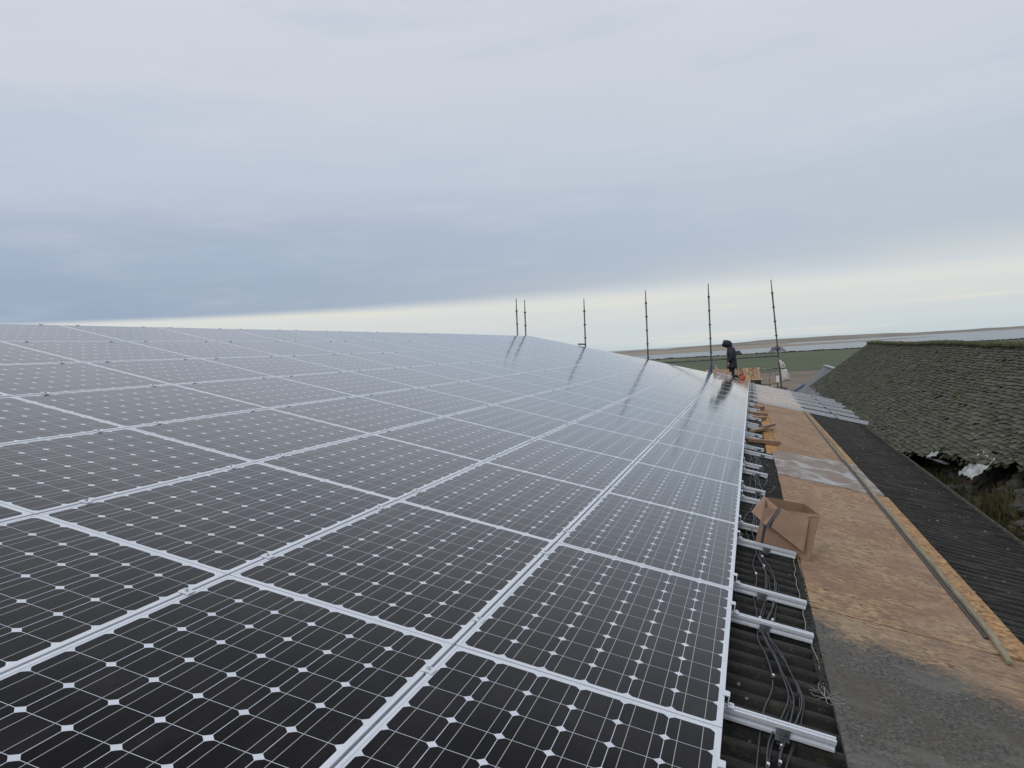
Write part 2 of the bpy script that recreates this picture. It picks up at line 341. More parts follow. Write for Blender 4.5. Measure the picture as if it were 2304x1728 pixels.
sheet('sand_bank', [G(200, 15.5), G(1480, 15), G(1740, 14.5), G(1960, 14.2), G(2130, 12.8), G(1960, 11.6), G(1800, 10.2), G(1760, 7), G(1640, 6.2), G(200, 6.4)], SAND, .20)
sheet('yard', [CB+rt*-300+fw*-60, CB+rt*300+fw*-60, G(2600, 79), G(1700, 70), G(1000, 62), G(-500, 58)], YARD, .02)
sheet('field', [G(300, 56), G(1000, 62), G(1700, 70.5), G(2600, 79.5), G(2700, 32.5), G(1700, 27.5), G(300, 26)], GRASS, .06)
sheet('field_margin', [G(300, 31), G(1500, 33.5), G(1640, 32.8), G(1740, 30.2), G(1740, 28.2), G(1500, 27), G(300, 26)], ROUGHG, .12)
# dunes: long low ridge towards the sea, dark scrub along its crest
d = MB()
def dune(a, b_):
    px = 1250+a*1500; D0 = 1560+b_*900
    prof = math.sin(math.pi*b_)**.8
    top = 2.0+8.0*max(0, min(1, (px-1500)/260))+.6*noise.noise(Vector((px*.02, 0, 3)))*2
    top = top*(1 if px < 1850 else max(.45, 1-(px-1850)/500))
    p = CB+fw*D0+rt*((px-1157)/1829.4*D0)
    return (p.x, p.y, .1+prof*max(.2, top+1.6*noise.noise(Vector((px*.012, b_*3, 0)))))
d.grid(dune, 160, 10)
o = d.obj('dunes', mat('dune scrub', noisy((.17, .155, .13), (.27, .245, .205), .01, bmp=0, c3=(.12, .12, .095), s3=.03), rough=1), smooth=True); o['kind'] = 'structure'  # scrub tones greyed, distance haze put into the colour
for k, (p0, p1, dd, hgt) in enumerate([(1500, 1545, 4.6, 1.0), (1560, 1596, 4.9, .8), (1470, 1500, 4.2, .5)]):
    b_ = MB(); N_ = 14
    vs = []
    for i in range(N_+1):
        q = i/N_; px = p0+(p1-p0)*q
        a = G(px, dd+.25*noise.noise(Vector((px*.1, k, 0)))); c = G(px, dd-(.45+.25*noise.noise(Vector((px*.15, 5, k))))*math.sin(math.pi*min(max(q, .03), .97))); vs += [(a.x, a.y, .3), (c.x, c.y, 2.4*hgt)]
    b_.add(vs, [(2*i, 2*i+2, 2*i+3, 2*i+1) for i in range(N_)])
    tag(b_.obj('breaking_wave', SURF), ['long white breaker beyond the dunes, left of the second pole from the right', 'short white breaker just left of the hooded worker', 'small far breaker nearest the middle scaffold pole'][k], 'wave', 'breakers off the far shore')
# hedge along the far side of the field
HEDGE = mat('hedge', noisy((.035, .042, .028), (.07, .075, .045), .3, bmp=0), rough=1)
h = MB()
for i in range(520):
    px = 1350+i*2.0; D = CP.z*1829.4/(27.2+4*(px-1500)/800); p = CB+fw*D+rt*((px-1157)/1829.4*D)
    s_ = .2+.3*random.random()+.7*max(0, noise.noise(Vector((px*.03, 1, 0))))
    for _ in range(5):
        c = p+Vector((random.uniform(-.8, .8), random.uniform(-1, 1), random.uniform(.1, s_)))
        a = Vector((random.uniform(-1, 1), random.uniform(-1, 1), random.uniform(-.6, 1))).normalized()*random.uniform(.3, .6); b_ = a.orthogonal().normalized()*random.uniform(.2, .5)
        h.add([c-a, c+b_, c+a, c-b_], [(0, 1, 2, 3)])
tag(h.obj('hedge', HEDGE), 'low dark hedge between the green field and the estuary water', 'hedge', kind='stuff')
def f_leaf(a, b_):
    return mat('leaves', noisy(a, b_, 1.5, bmp=0), rough=.9)
def tree(px, dip, hgt, wid, lab, m):
    D = CP.z*1829.4/dip; p = CB+fw*D+rt*((px-1157)/1829.4*D)
    r = thing('bare_bush', lab, 'bush', p)
    tr = MB(); cr_ = MB(); rng = random.Random(int(px))
    tr.tube([(0, 0, 0), (.1, 0, hgt*.4), (0, .1, hgt*.7)], [.22, .15, .06])
    for _ in range(9):
        a = rng.uniform(0, 6.28); tr.tube([(0, 0, hgt*rng.uniform(.15, .5)), (math.cos(a)*wid*.35, math.sin(a)*wid*.35, hgt*rng.uniform(.6, .9))], [.09, .03], 5)
    for _ in range(420):
        a = rng.uniform(0, 6.28); q = rng.random()**.5; z = rng.random()
        c = Vector((math.cos(a)*q*wid*.5*(1-.5*z), math.sin(a)*q*wid*.5*(1-.5*z), hgt*(.15+.85*z)*(1-.25*q)))
        v = Vector((rng.uniform(-1, 1), rng.uniform(-1, 1), rng.uniform(-1, 1))).normalized()*rng.uniform(.15, .38); u_ = v.orthogonal().normalized()*.2
        cr_.add([c-v, c+u_, c+v, c-u_], [(0, 1, 2, 3)])
    tr.obj('trunk', HEDGE, r); cr_.obj('crown', m, r)
BUSH = mat('bare winter twigs', noisy((.10, .09, .12), (.17, .15, .18), 1, bmp=0), rough=1)
tree(1757, 27.6, 3.6, 10, 'bare purplish bush at the field edge behind the right-hand scaffold pole', BUSH)
tree(1668, 27.4, 2.6, 5, 'small grey bush on the hedge line just right of the hooded worker', BUSH)

# ------------------------------------------------------------------ the barn under the panels
VN, VF, UE, UR = -4.2, 27.0, 2.66, -8.42        # near end, far gable, eave, ridge
barn = thing('barn', 'long low barn with a mossy black corrugated roof carrying the solar panels', 'barn', P(0, 0, -.2))
bi = barn.matrix_world.inverted()
def loc(b_, m=None): b_.v = [tuple((m or bi) @ Vector(q)) for q in b_.v]; return b_
PIT = .146
def corr(u, v):
    a = .5+.5*math.cos(2*math.pi*v/PIT)
    st = .007*(1 if u < .72 else 0)+.007*(1 if u < -1.3 else 0)
    return P(u, v, -.158+.054*a**.8+st*.6+.004*noise.noise(Vector((u*1.3, v*1.1, 0))))
us = [UE, 2.2, 1.7, 1.2, .722, .718, .3, -.2, -.8, -1.298, -1.302, -2.5, -4, -5.5, -7, UR]
nv = int((VF-VN)/PIT*10)
b_ = MB(); vs = []
for j in range(nv+1):
    v = VN+(VF-VN)*j/nv
    for u in us: vs.append(corr(u, v))
n_ = len(us)
b_.add(vs, [(j*n_+i, j*n_+i+1, (j+1)*n_+i+1, (j+1)*n_+i) for j in range(nv) for i in range(n_-1)])
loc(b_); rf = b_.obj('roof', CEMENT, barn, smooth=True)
sd = rf.modifiers.new('thickness', 'SOLIDIFY'); sd.thickness = .007; sd.offset = -1
SCREWM = mat('rusty fixing caps', noisy((.10, .07, .05), (.28, .26, .23), 30), rough=.8)
b_ = MB(); rq = random.Random(4)
for uu in (1.98, 2.42, .95, -.4):
    for k in range(0, 205, 5):
        v = VN+1.0+(k+.5*0)*PIT; v = round(v/PIT)*PIT+rq.gauss(0, .004); u = uu+rq.gauss(0, .012)
        b_.tube([P(u, v, -.106), P(u, v, -.098), P(u, v, -.094)], [.016, .014, .006], 8)
loc(b_); q_ = b_.obj('fixing_caps', SCREWM, barn); q_['kind'] = 'stuff'
# the ridge, the hidden back slope and the walls
b_ = MB(); rp = [P(UR, v, -.12) for v in (VN, VF)]
b_.add([rp[0], rp[1], rp[1]+Vector((-7.6, 0, -2.2)), rp[0]+Vector((-7.6, 0, -2.2))], [(0, 1, 2, 3)])
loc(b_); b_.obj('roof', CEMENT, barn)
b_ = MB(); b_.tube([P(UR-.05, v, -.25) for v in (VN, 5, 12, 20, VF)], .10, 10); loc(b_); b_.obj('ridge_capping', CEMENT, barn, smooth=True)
RENDERW = mat('old rendered wall', noisy((.16, .15, .13), (.26, .245, .21), .8), rough=.95)
b_ = MB()
for v in (VN+.1, VF-.1):
    a, c, e_ = P(UE-.15, v, -.2), P(UR, v, -.2), P(UR, v, -.2)+Vector((-7.4, 0, -2.2))
    for off in (0, .3 if v < 0 else -.3): pass
    q = [Vector((a.x, a.y, -.2)), a, c, e_, Vector((e_.x, e_.y, -.2))]
    dlt = Vector((0, .3 if v < 0 else -.3, 0)); b_.add(q+[p+dlt for p in q], [(0, 1, 2, 3, 4), (9, 8, 7, 6, 5)]+[(i, (i+1) % 5, (i+1) % 5+5, i+5) for i in range(5)])
a, c = P(UE-.15, VN+.1, -.22), P(UE-.15, VF-.1, -.22)
b_.box(((a.x+c.x)/2-.15, (a.y+c.y)/2, a.z/2-.1), (.3, c.y-a.y, a.z-.2))
loc(b_); b_.obj('wall', RENDERW, barn)
b_ = MB()
for k in range(2):
    r_ = .062 if k == 0 else .054
    b_.loft([[P(UE+.055+r_*math.cos(a_), v, -.145+r_*math.sin(a_)-.05*(0)) for a_ in [math.pi+math.pi*q/8 for q in range(9)]] for v in [VN+i*1.3 for i in range(25)]], cap=False, close=False)
loc(b_); gt = b_.obj('gutter', mat('black cast gutter', noisy((.012, .012, .010), (.045, .045, .030), 9), rough=.8), barn, smooth=True)
gt.modifiers.new('thickness', 'SOLIDIFY').thickness = .006
b_ = MB(); b_.tube([P(UE+.118, VN+i*1.3, -.139) for i in range(25)], .012, 6); loc(b_); b_.obj('gutter_bead', mat('mossy gutter rim', noisy((.05, .05, .035), (.11, .11, .07), 9), rough=.9), barn)

# ------------------------------------------------------------------ solar panels
PW, PL = 0.993, 1.6570
FW = .012
def frame_mb():
    b_ = MB(); x, y = PW/2, PL/2
    for (cx_, cy_, w_, l_) in ((x-FW/2, 0, FW, PL), (-x+FW/2, 0, FW, PL), (0, y-FW/2, PW-2*FW, FW), (0, -y+FW/2, PW-2*FW, FW)):
        b_.box((cx_, cy_, -.02), (w_, l_, .04))
    return b_
fr_me = frame_mb().mesh('frame', ALU)
g_ = MB(); g_.box((0, 0, -.0045), (PW-2*FW, PL-2*FW, .006)); gl_me = g_.mesh('glass', CELL)
bk_ = MB(); bk_.box((0, .62, -.024), (.11, .13, .022)); jb_me = bk_.mesh('junction_box', BLACKP)
tints = {(2, 5): (.55, .95, 3.2), (2, 0): (.9, 1.1, 1.5), (1, 1): (1.0, 1.1, 1.3), (3, 0): (1, 1.15, 1.5)}
rr = random.Random(3)
NJ = 17
for j in range(-1, 16):
    for i in range(8):
        c = [P(-(i+a)*1.005, (j+b_)*1.665) for a, b_ in ((0, 0), (1, 0), (0, 1), (1, 1))]
        ctr = sum(c, Vector())/4; ex = ((c[0]+c[2])-(c[1]+c[3])).normalized(); ey = ((c[2]+c[3])-(c[0]+c[1])).normalized()
        ez = ex.cross(ey).normalized(); ey = ez.cross(ex)
        # each panel sits a hair off its neighbours, as clamped panels do
        m4 = Matrix(((ex.x, ey.x, ez.x, ctr.x), (ex.y, ey.y, ez.y, ctr.y), (ex.z, ey.z, ez.z, ctr.z), (0, 0, 0, 1)))
        m4 = m4 @ Matrix.Rotation(rr.gauss(0, .0011), 4, 'X') @ Matrix.Rotation(rr.gauss(0, .0013), 4, 'Y')
        row = 'bottom' if i == 0 else ('top' if i == 7 else ORD[i]+' lowest')
        look = 'noticeably bluer ' if (i, j) == (2, 5) else ('dark ' if j < 1 else 'sky-reflecting ')
        r_ = thing('solar_panel', f'{look}panel in the {row} row, {ORD[15-j]} from the far end', 'solar panel', m4, 'solar panels in eight rows on the barn roof')
        for nm, me in (('frame', fr_me), ('glass', gl_me)):
            o = bpy.data.objects.new(nm, me); COL.objects.link(o); o.parent = r_
            if nm == 'glass':
                q = 1+rr.uniform(-.22, .22); tt = tints.get((i, j), (q, q, q*rr.uniform(.95, 1.2))); o.color = (*tt, 1)

# ------------------------------------------------------------------ rails with clamps
prof = [(-.02, -.085), (.02, -.085), (.02, -.076), (.009, -.075), (.009, -.060), (.02, -.058), (.02, -.0425), (.007, -.0425), (.007, -.057), (-.007, -.057), (-.007, -.0425), (-.02, -.0425), (-.02, -.058), (-.009, -.060), (-.009, -.075), (-.02, -.076)]
mc = MB(); mc.box((0, 0, .0035), (.046, .042, .004)); mc.box((0, 0, -.02), (.008, .036, .045)); bo_ = MB(); bo_.tube([(0, 0, .0052), (0, 0, .012)], .008, 6); bo_.tube([(0, 0, .012), (0, 0, .0125)], .004, 6); bo_me = bo_.mesh('bolt', BOLT)
mc_me = mc.mesh('clamp', ALU)
ec = MB(); ec.box((-.004, 0, .0035), (.022, .044, .004)); ec.box((.008, 0, -.018), (.004, .044, .044)); ec.box((.020, 0, -.038), (.026, .044, .004)); ec.tube([(.020, 0, -.036), (.020, 0, -.028)], .007, 6)
ec_me = ec.mesh('clamp', ALU)
br = MB(); br.box((0, -.036, -.088), (.052, .034, .005)); br.box((0, -.022, -.072), (.052, .004, .034)); br.tube([(0, -.040, -.14), (0, -.040, -.066)], .005, 6); br.tube([(0, -.040, -.086), (0, -.040, -.077)], .011, 6); br.box((0, -.040, -.1), (.035, .035, .003))
br_me = br.mesh('bracket', STEEL)
rail_pos = []
for j in range(-1, 16):
    for off in (.285, 1.41): rail_pos.append((j, j*1.665+off))
for k, (j, v) in enumerate(rail_pos):
    if j < 0: u1 = -.03
    elif v < 4: u1 = .405
    elif 8 < v < 8.5: u1 = .37
    elif v < 18: u1 = .245+.03*math.sin(k*2.3)
    else: u1 = 2.84+.10*math.sin(k*1.9)
    nlift = 0
    m4 = RM(0, v)
    mi_ = m4.inverted()
    us_ = [-8.09+i*1.01 for i in range(8)]+[-.05]+([u1] if u1 < 1 else [.5, 1.2, 1.9, u1])
    if u1 < -.05+.01: us_ = us_[:-1]+[]
    b_ = MB(); b_.loft([[mi_ @ P(u, v+a, n) for a, n in prof] for u in us_])
    end_ = 'running over the boards' if u1 > 1 else ('hidden under the nearest panels' if j < 0 else 'stopping before the boards')
    lk = k+1
    r_ = thing('mounting_rail', f'{ORD[len(rail_pos)-lk]} rail from the far end, {end_}', 'mounting rail', m4, 'aluminium rails under the panels')
    b_.obj('channel', ALU, r_, smooth=False)
    for i in range(9):
        u = -i*1.005
        o = bpy.data.objects.new('clamp', ec_me if i in (0, 8) else mc_me); COL.objects.link(o); o.parent = r_
        p = mi_ @ P(u+(.003 if i == 0 else (-.003 if i == 8 else 0)), v, 0.0005); o.location = p
        if i == 8: o.rotation_euler = (0, 0, math.pi)
        elif i > 0 and j < 8:
            q = bpy.data.objects.new('bolt', bo_me); COL.objects.link(q); q.parent = o
    ub = .20+.04*math.sin(k*1.3)
    if u1 > .2 and v < 18:
        o = bpy.data.objects.new('bracket', br_me); COL.objects.link(o); o.parent = r_; o.location = mi_ @ P(ub, v, 0)
    if u1 > 1:
        for ub in (.1, 2.1):
            o = bpy.data.objects.new('bracket', br_me); COL.objects.link(o); o.parent = r_; o.location = mi_ @ P(ub, v, 0)

# ------------------------------------------------------------------ boards of the walkway
def slab(name, quad, n, th, m, nu=4, nv=14, edge=.004, lift=None):
    """quad: (u,v) of near-left, near-right, far-right, far-left"""
    cu = sum(q[0] for q in quad)/4; cv = sum(q[1] for q in quad)/4
    m4 = RM(cu, cv, n); mi_ = m4.inverted(); b_ = MB()
    def pt(a, c, dn):
        u0 = quad[0][0]+(quad[3][0]-quad[0][0])*c; u1_ = quad[1][0]+(quad[2][0]-quad[1][0])*c
        v0 = quad[0][1]+(quad[1][1]-quad[0][1])*a; v1_ = quad[3][1]+(quad[2][1]-quad[3][1])*a
        u = u0+(u1_-u0)*a; v = v0+(v1_-v0)*c
        u += edge*noise.noise(Vector((v*9, cu*7, a*3)))*(1 if a in (0, 1) else 0); v += edge*noise.noise(Vector((u*9, cv*7, c*3)))*(1 if c in (0, 1) else 0)
        l = .004*noise.noise(Vector((u*1.2, v*1.2, n*50)))+(lift(a, c) if lift else 0)
        return mi_ @ P(u, v, n+dn+l)
    N1 = (nu+1)*(nv+1)
    vs = [pt(i/nu, j/nv, 0) for j in range(nv+1) for i in range(nu+1)]+[pt(i/nu, j/nv, -th) for j in range(nv+1) for i in range(nu+1)]
    fs = [(j*(nu+1)+i, j*(nu+1)+i+1, (j+1)*(nu+1)+i+1, (j+1)*(nu+1)+i) for j in range(nv) for i in range(nu)]
    fs += [tuple(N1+k for k in f)[::-1] for f in fs]
    rim = [i for i in range(nu+1)]+[j*(nu+1)+nu for j in range(1, nv+1)]+[nv*(nu+1)+i for i in range(nu-1, -1, -1)]+[j*(nu+1) for j in range(nv-1, 0, -1)]
    fs += [(rim[i], rim[(i+1) % len(rim)], rim[(i+1) % len(rim)]+N1, rim[i]+N1) for i in range(len(rim))]
    b_.add(vs, fs); o = b_.obj(name, m); o.matrix_world = m4; return o
GB = 'sheets of strand board laid as a walkway along the roof'
tag(slab('strand_board', [(.455, -2.85), (1.68, -2.85), (1.665, -.42), (.455, -.42)], -.088, .015, OSBG), 'nearest grey muddy board, at the very foot of the walkway', 'board', GB)
tag(slab('strand_board', [(.45, -.41), (1.665, -.41), (1.64, 2.06), (.435, 2.02)], -.087, .015, OSBG, nv=20), 'board greyed by mud in its near half, in front of the cardboard box', 'board', GB)
tag(slab('strand_board', [(.43, 2.03), (1.47, 2.07), (1.45, 4.50), (.415, 4.47)], -.085, .015, OSB), 'orange-brown board beside the cardboard box', 'board', GB)
tag(slab('strand_board', [(.415, 4.48), (1.45, 4.51), (1.44, 6.98), (.405, 6.92)], -.087, .015, OSB), 'brown board just beyond the cardboard box, before the whitened one', 'board', GB)
tag(slab('strand_board', [(.405, 6.90), (1.57, 7.02), (1.53, 9.40), (.375, 8.95)], -.078, .015, OSBW), 'board streaked with white plaster and water', 'board', GB)
tag(slab('strand_board', [(.47, 8.75), (1.42, 9.15), (1.40, 13.75), (.45, 13.7)], -.083, .014, OSB), 'brown board just beyond the white-streaked board', 'board', GB)
tag(slab('strand_board', [(.45, 13.71), (1.40, 13.76), (1.37, 18.6), (.36, 18.5)], -.084, .014, OSB), 'brown board before the rails that cross the walkway', 'board', GB)
tag(slab('strand_board', [(.25, 18.51), (1.37, 18.61), (1.36, 26.9), (.23, 26.9)], -.093, .008, OSBY), 'farthest board, under the rails crossing the walkway', 'board', GB)
tag(slab('strand_board', [(.31, 8.6), (.60, 8.8), (.5, 18.5), (.255, 18.5)], -.0935, .010, OSBF), 'fresh yellow board edge showing along the left of the brown boards', 'board', GB)
scr = MB(); scr.tube([(0, 0, 0), (0, 0, .0012)], .0048, 8); scr_me = scr.mesh('screw', BOLT)
for ob_ in [q for q in bpy.data.objects if q.name.startswith('strand_board')][:4]:
    xs = [v.co.x for v in ob_.data.vertices]; ys = [v.co.y for v in ob_.data.vertices]
    for fy in (.05, .36, .66, .95):
        for fx in (.06, .5, .94):
            x_ = min(xs)+(max(xs)-min(xs))*fx+random.uniform(-.02, .02); y_ = min(ys)+(max(ys)-min(ys))*fy+random.uniform(-.03, .03)
            near = min((v.co for v in ob_.data.vertices if v.co.z > -.01), key=lambda c: (c.x-x_)**2+(c.y-y_)**2)
            q = bpy.data.objects.new('screw', scr_me); COL.objects.link(q); q.parent = ob_; q.location = (x_, y_, near.z+.0005)
GS = 'orange board strips outside the batten'
for k, (v0, v1, ua, ub_) in enumerate([(2.09, 7.0, 1.635, 1.60), (9.32, 14.0, 1.55, 1.50), (14.02, 18.6, 1.50, 1.44)]):
    tag(slab('board_strip', [(1.475-.02*(k > 0)-.03*(k > 1), v0), (ua, v0), (ub_, v1), (1.455-.03*(k > 0)-.03*(k > 1), v1)], -.083, .014, OSBS, nu=2, nv=20, edge=.008), ['orange board strip outside the batten, nearest the camera', 'orange strip outside the batten, beyond the white-streaked board', 'orange strip outside the batten, just before the rails crossing the walkway'][k], 'board strip', GS)
tag(slab('board_offcut', [(-.16, -1.1), (.30, -1.0), (.27, -.33), (-.18, -.12)], -.087, .012, OSBF, edge=.008), 'pale board offcut beside the nearest panel corner at the bottom of the picture', 'board')
# batten screwed down the walkway
def stick(name, pts, w_, h_, m, label, cat, group=None):
    """squared timber through (u,v,n of its underside) points on the roof"""
    m4 = RM(*pts[0]); mi_ = m4.inverted(); b_ = MB(); rings = []
    for k, (u, v, n) in enumerate(pts):
        a, c = pts[max(0, k-1)], pts[min(len(pts)-1, k+1)]
        d_ = Vector((c[0]-a[0], c[1]-a[1])).normalized(); q = Vector((d_.y, -d_.x))*w_/2
        rings.append([mi_ @ P(u+s*q.x, v+s*q.y, n+z) for s, z in ((-1, 0), (1, 0), (1, h_), (-1, h_))])
    b_.loft(rings); o = b_.obj(name, m, bevel=.003); o.matrix_world = m4; return tag(o, label, cat, group)
bt = [(1.435, 1.93, -.0865), (1.455, 2.3, -.078), (1.45, 4.2, -.079), (1.43, 6.8, -.079), (1.425, 7.3, -.068), (1.41, 9.0, -.068), (1.395, 9.7, -.078), (1.38, 12.0, -.079), (1.37, 15, -.079), (1.35, 18.4, -.079)]
stick('batten', bt, .034, .022, GTIMBER, 'long green-tinged timber batten along the right of the board walkway', 'batten')
stick('black_strip', [(u-.035, v, n-.006) for u, v, n in bt[1:]], .022, .008, BLACKP, 'thin dark strip against the inner side of the batten', 'strip')
# timber offcuts by the panel edge
stick('timber_offcut', [(.06, 9.42, -.086), (.50, 9.80, -.072)], .075, .05, TIMBER, 'longest timber offcut, lying from under the panels onto the fresh board', 'timber offcut', 'timber offcuts at the panel edge')
stick('timber_offcut', [(.10, 10.75, -.084), (.34, 11.55, -.070)], .07, .045, TIMBER, 'reddish offcut lying at a slant under the next one', 'timber offcut', 'timber offcuts at the panel edge')
stick('timber_offcut', [(.27, 11.35, -.040), (.47, 12.15, -.030)], .06, .045, TIMBER, 'short reddish offcut propped on the slanting one', 'timber offcut', 'timber offcuts at the panel edge')
stick('timber_offcut', [(.16, 13.2, -.084), (.33, 13.5, -.074)], .12, .06, TIMBER, 'small block of timber beside a rail, second farthest of the offcuts', 'timber offcut', 'timber offcuts at the panel edge')
stick('timber_offcut', [(.06, 14.1, -.084), (.37, 14.4, -.072)], .14, .06, TIMBER, 'dark offcut farthest up the panel edge', 'timber offcut', 'timber offcuts at the panel edge')
stick('timber_offcut', [(.2, 15.7, -.084), (.30, 15.9, -.074)], .16, .08, TIMBER, 'squat dark block on the roof, by the far rails', 'timber offcut', 'timber offcuts at the panel edge')

# ------------------------------------------------------------------ cables in the gap
cl = [(.12, 8.6), (.16, 7.5), (.13, 6.4), (.17, 5.3), (.13, 4.3), (.13, 3.57), (.17, 2.7), (.205, 2.3), (.19, 1.8), (.165, 1.33), (.22, 1.02), (.265, .7), (.235, .45), (.19, .14), (.16, -.3), (.15, -.9)]
def cat(p, t_):
    n = len(p)-1; t_ = min(max(t_, 0), n-1e-6); i = int(t_); f_ = t_-i
    g = lambda k: p[min(max(k, 0), n)]
    a, b_, c, d_ = g(i-1), g(i), g(i+1), g(i+2)
    return [.5*((2*b_[k])+(-a[k]+c[k])*f_+(2*a[k]-5*b_[k]+4*c[k]-d_[k])*f_*f_+(-a[k]+3*b_[k]-3*c[k]+d_[k])*f_**3) for k in range(len(b_))]
cr2 = random.Random(11)
clab = ['black cable on the outer side of the bundle, swinging farthest from the panels', 'black cable lying nearest the panel edge', 'black cable kinked beside the nearest rail', 'black cable in the middle of the bundle', 'black cable sagging loose below the second rail', 'black cable running under the others in the bundle', 'thin black cable looped beside the box']
for k in range(7):
    off = (-.045, -.028, -.01, .0, .018, .032, .045)[k]; ph = cr2.uniform(0, 6); pts = []
    order = {0: .045, 1: -.05}.get(k, off)
    for s_ in range(0, 300):
        t_ = s_*(len(cl)-1)/299; u, v = cat(cl, t_)
        spread = .55+.75*abs(math.sin(v*1.9+.6))
        u2 = u+order*spread+.008*math.sin(v*3.7+ph)+.006*math.sin(v*9+ph*2)
        n = -.098+.010*(k % 3)+.006*math.sin(v*5+ph*3)
        pts.append((u2, v, n))
    m4 = RM(.2, 1.0); mi_ = m4.inverted(); b_ = MB(); b_.tube([mi_ @ P(*p) for p in pts], .0036 if k < 6 else .0028, 6)
    o = b_.obj('cable', CABLE, smooth=True); o.matrix_world = m4; tag(o, clab[k], 'cable', 'black cables lying in the gap between panels and boards')
    for q in range(2):
        s_ = cr2.randrange(110+q*80, 180+q*90); p0, p1 = mi_ @ P(*pts[s_]), mi_ @ P(*pts[s_+1]); dd = (p1-p0).normalized()
        c_ = MB(); c_.tube([p0-dd*.014+Vector((0, 0, .004)), p0+dd*.014+Vector((0, 0, .004))], .0065, 6)
        cn_ = c_.obj('connector' if q else 'cable_tie', WHITEP if not q else BLACKP, o)
        if q: c_2 = MB(); c_2.box(p0+Vector((.003, .02, .008)), (.010, .014, .006)); c_2.obj('label_tag', WHITEP, cn_)
# loops of spare cable between the rails
for k, (cu, cv, rx, ry) in enumerate([(.19, 6.05, .07, .28), (.25, 5.75, .08, .20), (.14, 7.75, .05, .22)]):
    m4 = RM(cu, cv); mi_ = m4.inverted(); b_ = MB()
    pts = [mi_ @ P(cu+rx*(1+.15*math.sin(3*a))*math.cos(a), cv+ry*math.sin(a)*(1-.1*math.cos(2*a)), -.082+.014*math.sin(a*2+k)) for a in [i*2*math.pi*1.9/70 for i in range(71)]]
    b_.tube(pts, .0045, 6); o = b_.obj('cable_coil', CABLE, smooth=True); o.matrix_world = m4
    tag(o, ['loose coil of black cable just beyond the box, nearest the panels', 'loose coil of black cable just beyond the box, nearest the boards', 'small coil of cable beside the yellow glove'][k], 'cable coil')
# yellow glove
YEL = mat('yellow knit', noisy((.45, .42, .05), (.60, .58, .10), 30), rough=.8)
m4 = RM(.29, 8.1, -.095, .5); b_ = MB(); b_.tube([(-.04, 0, .01), (0, 0, .018), (.04, 0, .016)], [(.010, .03), (.014, .045), (.012, .042)], 8)
g0 = b_.obj('glove', YEL, smooth=True); g0.matrix_world = m4; tag(g0, 'yellow work glove dropped among the cables beside the boards', 'glove')
for q in range(4):
    c_ = MB(); y_ = -.03+q*.02; c_.tube([(.04, y_, .016), (.075, y_*1.2, .015), (.10-.008*abs(q-1.5), y_*1.3, .008)], [.010, .009, .006], 6); c_.obj('finger', YEL, g0, smooth=True)
c_ = MB(); c_.tube([(0, .04, .015), (.03, .065, .012), (.05, .075, .008)], [.010, .009, .006], 6); c_.obj('thumb', YEL, g0, smooth=True)
# black netting and frayed cord along the edge of the near boards
NET = mat('black debris netting', noisy((.010, .012, .010), (.05, .055, .045), 60, .45, .55, 1.0, .01), rough=.9)
m4 = RM(.41, 1.8); mi_ = m4.inverted(); b_ = MB(); rq = random.Random(5)
b_.grid(lambda a, c: tuple(mi_ @ P(.452-(.012+.05*a*(.4+.6*math.sin(math.pi*min(1, c*1.02))**.5)), .78+c*2.35, -.100+.014*rq.random()*(1 if 0 < a < 1 else .4)+.012*(1-a))), 6, 220)
o = b_.obj('netting', NET); o.matrix_world = m4; tag(o, 'strip of crumpled black netting along the left edge of the near boards', 'netting')
CORD = mat('frayed pale cord', None, (.30, .30, .27), .9)
b_ = MB(); b_.tube([mi_ @ P(.388+.035*(1-min(1, (v-.72)/1.1))*1+.006*math.sin(v*7)+.004*math.sin(v*23), v, -.088+.006*math.sin(v*11)) for v in [.76+i*.02 for i in range(122)]], .0022, 5)
for q in range(14):
    s0 = Vector((.425, .76, -.085)); a = rq.uniform(0, 6.28); p_ = [s0+Vector((rq.uniform(-.01, .01), 0, 0))]
    for _ in range(5): a += rq.uniform(-.9, .9); p_.append(p_[-1]+Vector((math.cos(a)*.016, math.sin(a)*.022, rq.uniform(-.004, .008))))
    b_.tube([mi_ @ P(*x_) for x_ in p_], .0012, 4)
o = b_.obj('cord', CORD); o.matrix_world = m4; tag(o, 'thin pale frayed cord lying along the black netting', 'cord')

# ------------------------------------------------------------------ open cardboard box
m4 = RM(.305, 3.16, -.098, R(-5)); bx = thing('cardboard_box', 'open torn cardboard box with folded flaps standing between rails and boards', 'cardboard box', m4)
W_, D_, H_ = .40, .26, .275
def panel(name, quad, m=CARD, th=.0035, parent=bx, nu=10, wav=.0025):
    q = [Vector(p) for p in quad]; nrm = (q[1]-q[0]).cross(q[3]-q[0]).normalized(); b_ = MB()
    def pt(a, c, s): 
        p = (q[0]*(1-a)+q[1]*a)*(1-c)+(q[3]*(1-a)+q[2]*a)*c
        return p+nrm*(s*th/2+wav*noise.noise(p*9))
    N1 = (nu+1)*(nu+1); vs = [pt(i/nu, j/nu, s) for s in (1, -1) for j in range(nu+1) for i in range(nu+1)]
    fs = [(j*(nu+1)+i, j*(nu+1)+i+1, (j+1)*(nu+1)+i+1, (j+1)*(nu+1)+i) for j in range(nu) for i in range(nu)]
    fs += [tuple(N1+k for k in f)[::-1] for f in fs]
    rim = [i for i in range(nu+1)]+[j*(nu+1)+nu for j in range(1, nu+1)]+[nu*(nu+1)+i for i in range(nu-1, -1, -1)]+[j*(nu+1) for j in range(nu-1, 0, -1)]
    fs += [(rim[i], rim[(i+1) % len(rim)], rim[(i+1) % len(rim)]+N1, rim[i]+N1) for i in range(len(rim))]
    return b_.add(vs, fs).obj(name, m, parent)
bxi = m4.inverted()
